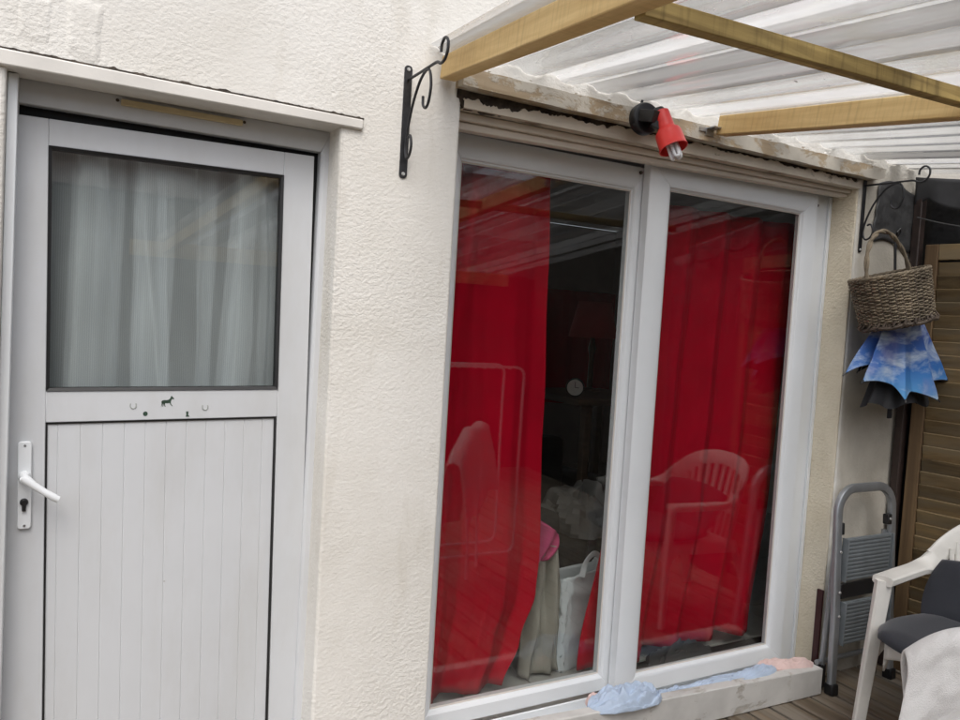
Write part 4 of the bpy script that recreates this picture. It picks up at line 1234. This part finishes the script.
def bagf(u, v):
    a = 2 * PI * u; hx, hy = .15, .05
    c_, s_ = math.cos(a), math.sin(a)
    x_ = hx * math.copysign(abs(c_) ** .22, c_); y_ = hy * math.copysign(abs(s_) ** .22, s_)
    n_ = noise.noise(Vector((c_ * 3, s_ * 3, v * 4))) * .01 + abs(noise.noise(Vector((c_ * 3 + v * 3, s_ * 5, v * 7 + c_ * 2)))) * .014
    return (x_ * (1 + .06 * v) + n_, y_ * (1 - .1 * v) - n_, .4 * v + .012 * c_ * v + .01 * noise.noise(Vector((c_ * 3, s_ * 3, 7))) * v)
q.grid(bagf, 72, 30); bgo = q.build('bag_body', M['paper'], bg, smooth=True, solid=.002)
q = MB(); q.tube(smooth_path([(-.06, -.06, .39), (-.05, -.065, .45), (0, -.065, .48), (.05, -.06, .45), (.06, -.06, .39)]), 1, 8, flat=(.012, .002), upv=Vector((0, 0, 1))); q.build('handle', M['paper'], bg, smooth=True)
heap('dark_bundle', 'dark bundle of cloth on the floor against the foot of the right red curtain', M['sofa'], (2.36, .185, .055), (.2, .03, .11), 8, 'bundle')
c = curtain('curtain', 'dim red curtain hanging on the far wall of the dark room', 1.75, [(1.75, 3.1), (.3, 3.1)], [(1.75, 3.85), (.3, 3.85)], 4, .9, 2.6, .03, 2.2, 60, 10)

# ------------------------------------------------------------------ what the panes reflect: yard behind the camera; also an added light baffle
bfl = thing('light_baffle', 'tall added light-blocking shed behind the tarpaulin and the louvred shutter', 'baffle', (3.9, -.4, 0))  # added block that cuts off sky light from the right
q = MB(side_matrix(Vector((-.1, .3, 0)))); q.box(0, 4.2, 0, 2.2, -.15, 3.3); q.build('wall', M['fence'], bfl)
q = MB(side_matrix(Vector((-.1, .3, 0)))); q.box(-.05, 4.3, -.08, 2.3, 3.302, 3.36); q.build('roof', M['far_roof'], bfl)
fe = thing('yard_fence', 'dark close boarded timber fence across the far side of the yard', 'fence', (0, -4.4, 0))
q = MB()
x = -5.0
while x < 6: q.box(x, x + .138, -.01, .01, -.15, 1.95 + random.uniform(-.01, .01)); x += .142
q.build('board_panel', M['fence'], fe)
q = MB(); 
for z_ in (.3, 1.6): q.box(-5, 6, -.06, -.012, z_ - .04, z_ + .04)
q.build('rail', M['fence'], fe)
nb = thing('neighbour_house', 'grey rendered house with a tiled roof beyond the yard fence', 'house', (0, -9, 0))
q = MB(); q.box(-9, 9, -6, 0, -.15, 2.9); q.build('wall', M['far_wall'], nb)
q = MB(); q.add([(-9.3, .3, 2.9), (9.3, .3, 2.9), (9.3, -3, 4.6), (-9.3, -3, 4.6), (-9.3, -6.3, 2.9), (9.3, -6.3, 2.9)], [(0, 1, 2, 3), (3, 2, 5, 4), (0, 3, 4), (1, 5, 2), (0, 4, 5, 1)]); q.build('roof', M['far_roof'], nb)

# airer standing outside the frame, mirrored in the left sash
ar = thing('clothes_airer', 'white wire clothes airer mirrored faintly in the left window pane', 'airer', (2.35, -1.75, 0))
q = MB()
def rr_path(x0, x1, z0, z1, y, r):
    return [(x, y, z) for x, z in rounded(x0, x1, z0, z1, r, 5)]
q.tube(rr_path(-.28, .28, .02, 1.2, -.12, .06), .008, 8, closed=True)
q.tube(rr_path(-.28, .28, .02, 1.2, .12, .06), .008, 8, closed=True)
for k in range(9):
    x_ = -.24 + .06 * k; q.tube([(x_, -.12, 1.19), (x_, .12, 1.19)], .003, 6)
q.build('tall_frame', M['pvc'], ar, smooth=True)
TLm = Matrix.Translation((-2.35, 1.75, 0))
q = MB(TLm); a_ = TP0 + TD_ * .03; b_ = TP1
a_ = TP0.lerp(TP1, .55); q.tube([(a_.x, a_.y, .7), (b_.x, b_.y, .71)], .008, 8)
for t_ in (.6, .97):
    c_ = TP0.lerp(TP1, t_); q.tube([(c_.x, c_.y, .69), (c_.x - TN.x * .02, c_.y - TN.y * .02, .0)], .009, 8)
q.build('low_rail', M['pvc'], ar, smooth=True)

# ------------------------------------------------------------------ camera, light, world
cam = bpy.data.cameras.new('camera'); co = bpy.data.objects.new('camera', cam); COL.objects.link(co)
cam.sensor_fit = 'HORIZONTAL'; cam.sensor_width = 36; cam.lens = 36 * 769.0 / 960
rgt = Vector((.8724168, -.4850822, .0598678)); dwn = Vector((.0275426, -.0735018, -.9969147)); fwd = Vector((.487986, .8713741, -.0507637))
mw = Matrix.Identity(4)
mw.col[0] = (*rgt, 0); mw.col[1] = (*(-dwn), 0); mw.col[2] = (*(-fwd), 0); mw.col[3] = (0, -2.15, 1.48, 1)
co.matrix_world = mw
cam.clip_start = .05; cam.clip_end = 300
SC.camera = co

EL, AZ = 55.0, 205.0     # soft overcast sun, high and behind the camera's left
sun = bpy.data.lights.new('sun', 'SUN'); so = bpy.data.objects.new('sun', sun); COL.objects.link(so)
sun.energy = .6; sun.angle = R(40); sun.color = (1, .99, .97)
d_ = Vector((math.sin(R(AZ)) * math.cos(R(EL)), math.cos(R(AZ)) * math.cos(R(EL)), math.sin(R(EL))))
so.rotation_euler = d_.to_track_quat('Z', 'Y').to_euler()
wd = bpy.data.worlds.new('World'); SC.world = wd; wd.use_nodes = True
nt = wd.node_tree; nt.nodes.clear()
sk = nt.nodes.new('ShaderNodeTexSky'); sk.sky_type = 'NISHITA'; sk.sun_disc = False
sk.sun_elevation = R(EL); sk.sun_rotation = R(AZ); sk.air_density = 1.0; sk.dust_density = 4.0; sk.ozone_density = 1.0
hs_ = nt.nodes.new('ShaderNodeHueSaturation'); hs_.inputs['Saturation'].default_value = .48
bgd = nt.nodes.new('ShaderNodeBackground'); bgd.inputs['Strength'].default_value = .15
wo = nt.nodes.new('ShaderNodeOutputWorld')
nt.links.new(sk.outputs[0], hs_.inputs['Color']); nt.links.new(hs_.outputs[0], bgd.inputs['Color']); nt.links.new(bgd.outputs[0], wo.inputs['Surface'])
vw = SC.view_settings
SC.display_settings.display_device = 'sRGB'
vw.view_transform = 'Standard'; vw.look = 'None'; vw.exposure = 0.6; vw.gamma = 1.0; vw.use_curve_mapping = False
SC.render.engine = 'CYCLES'
cy_ = SC.cycles
cy_.max_bounces = 10; cy_.diffuse_bounces = 4; cy_.glossy_bounces = 4; cy_.transmission_bounces = 6; cy_.transparent_max_bounces = 24
cy_.use_denoising = True
cy_.sample_clamp_indirect = 6
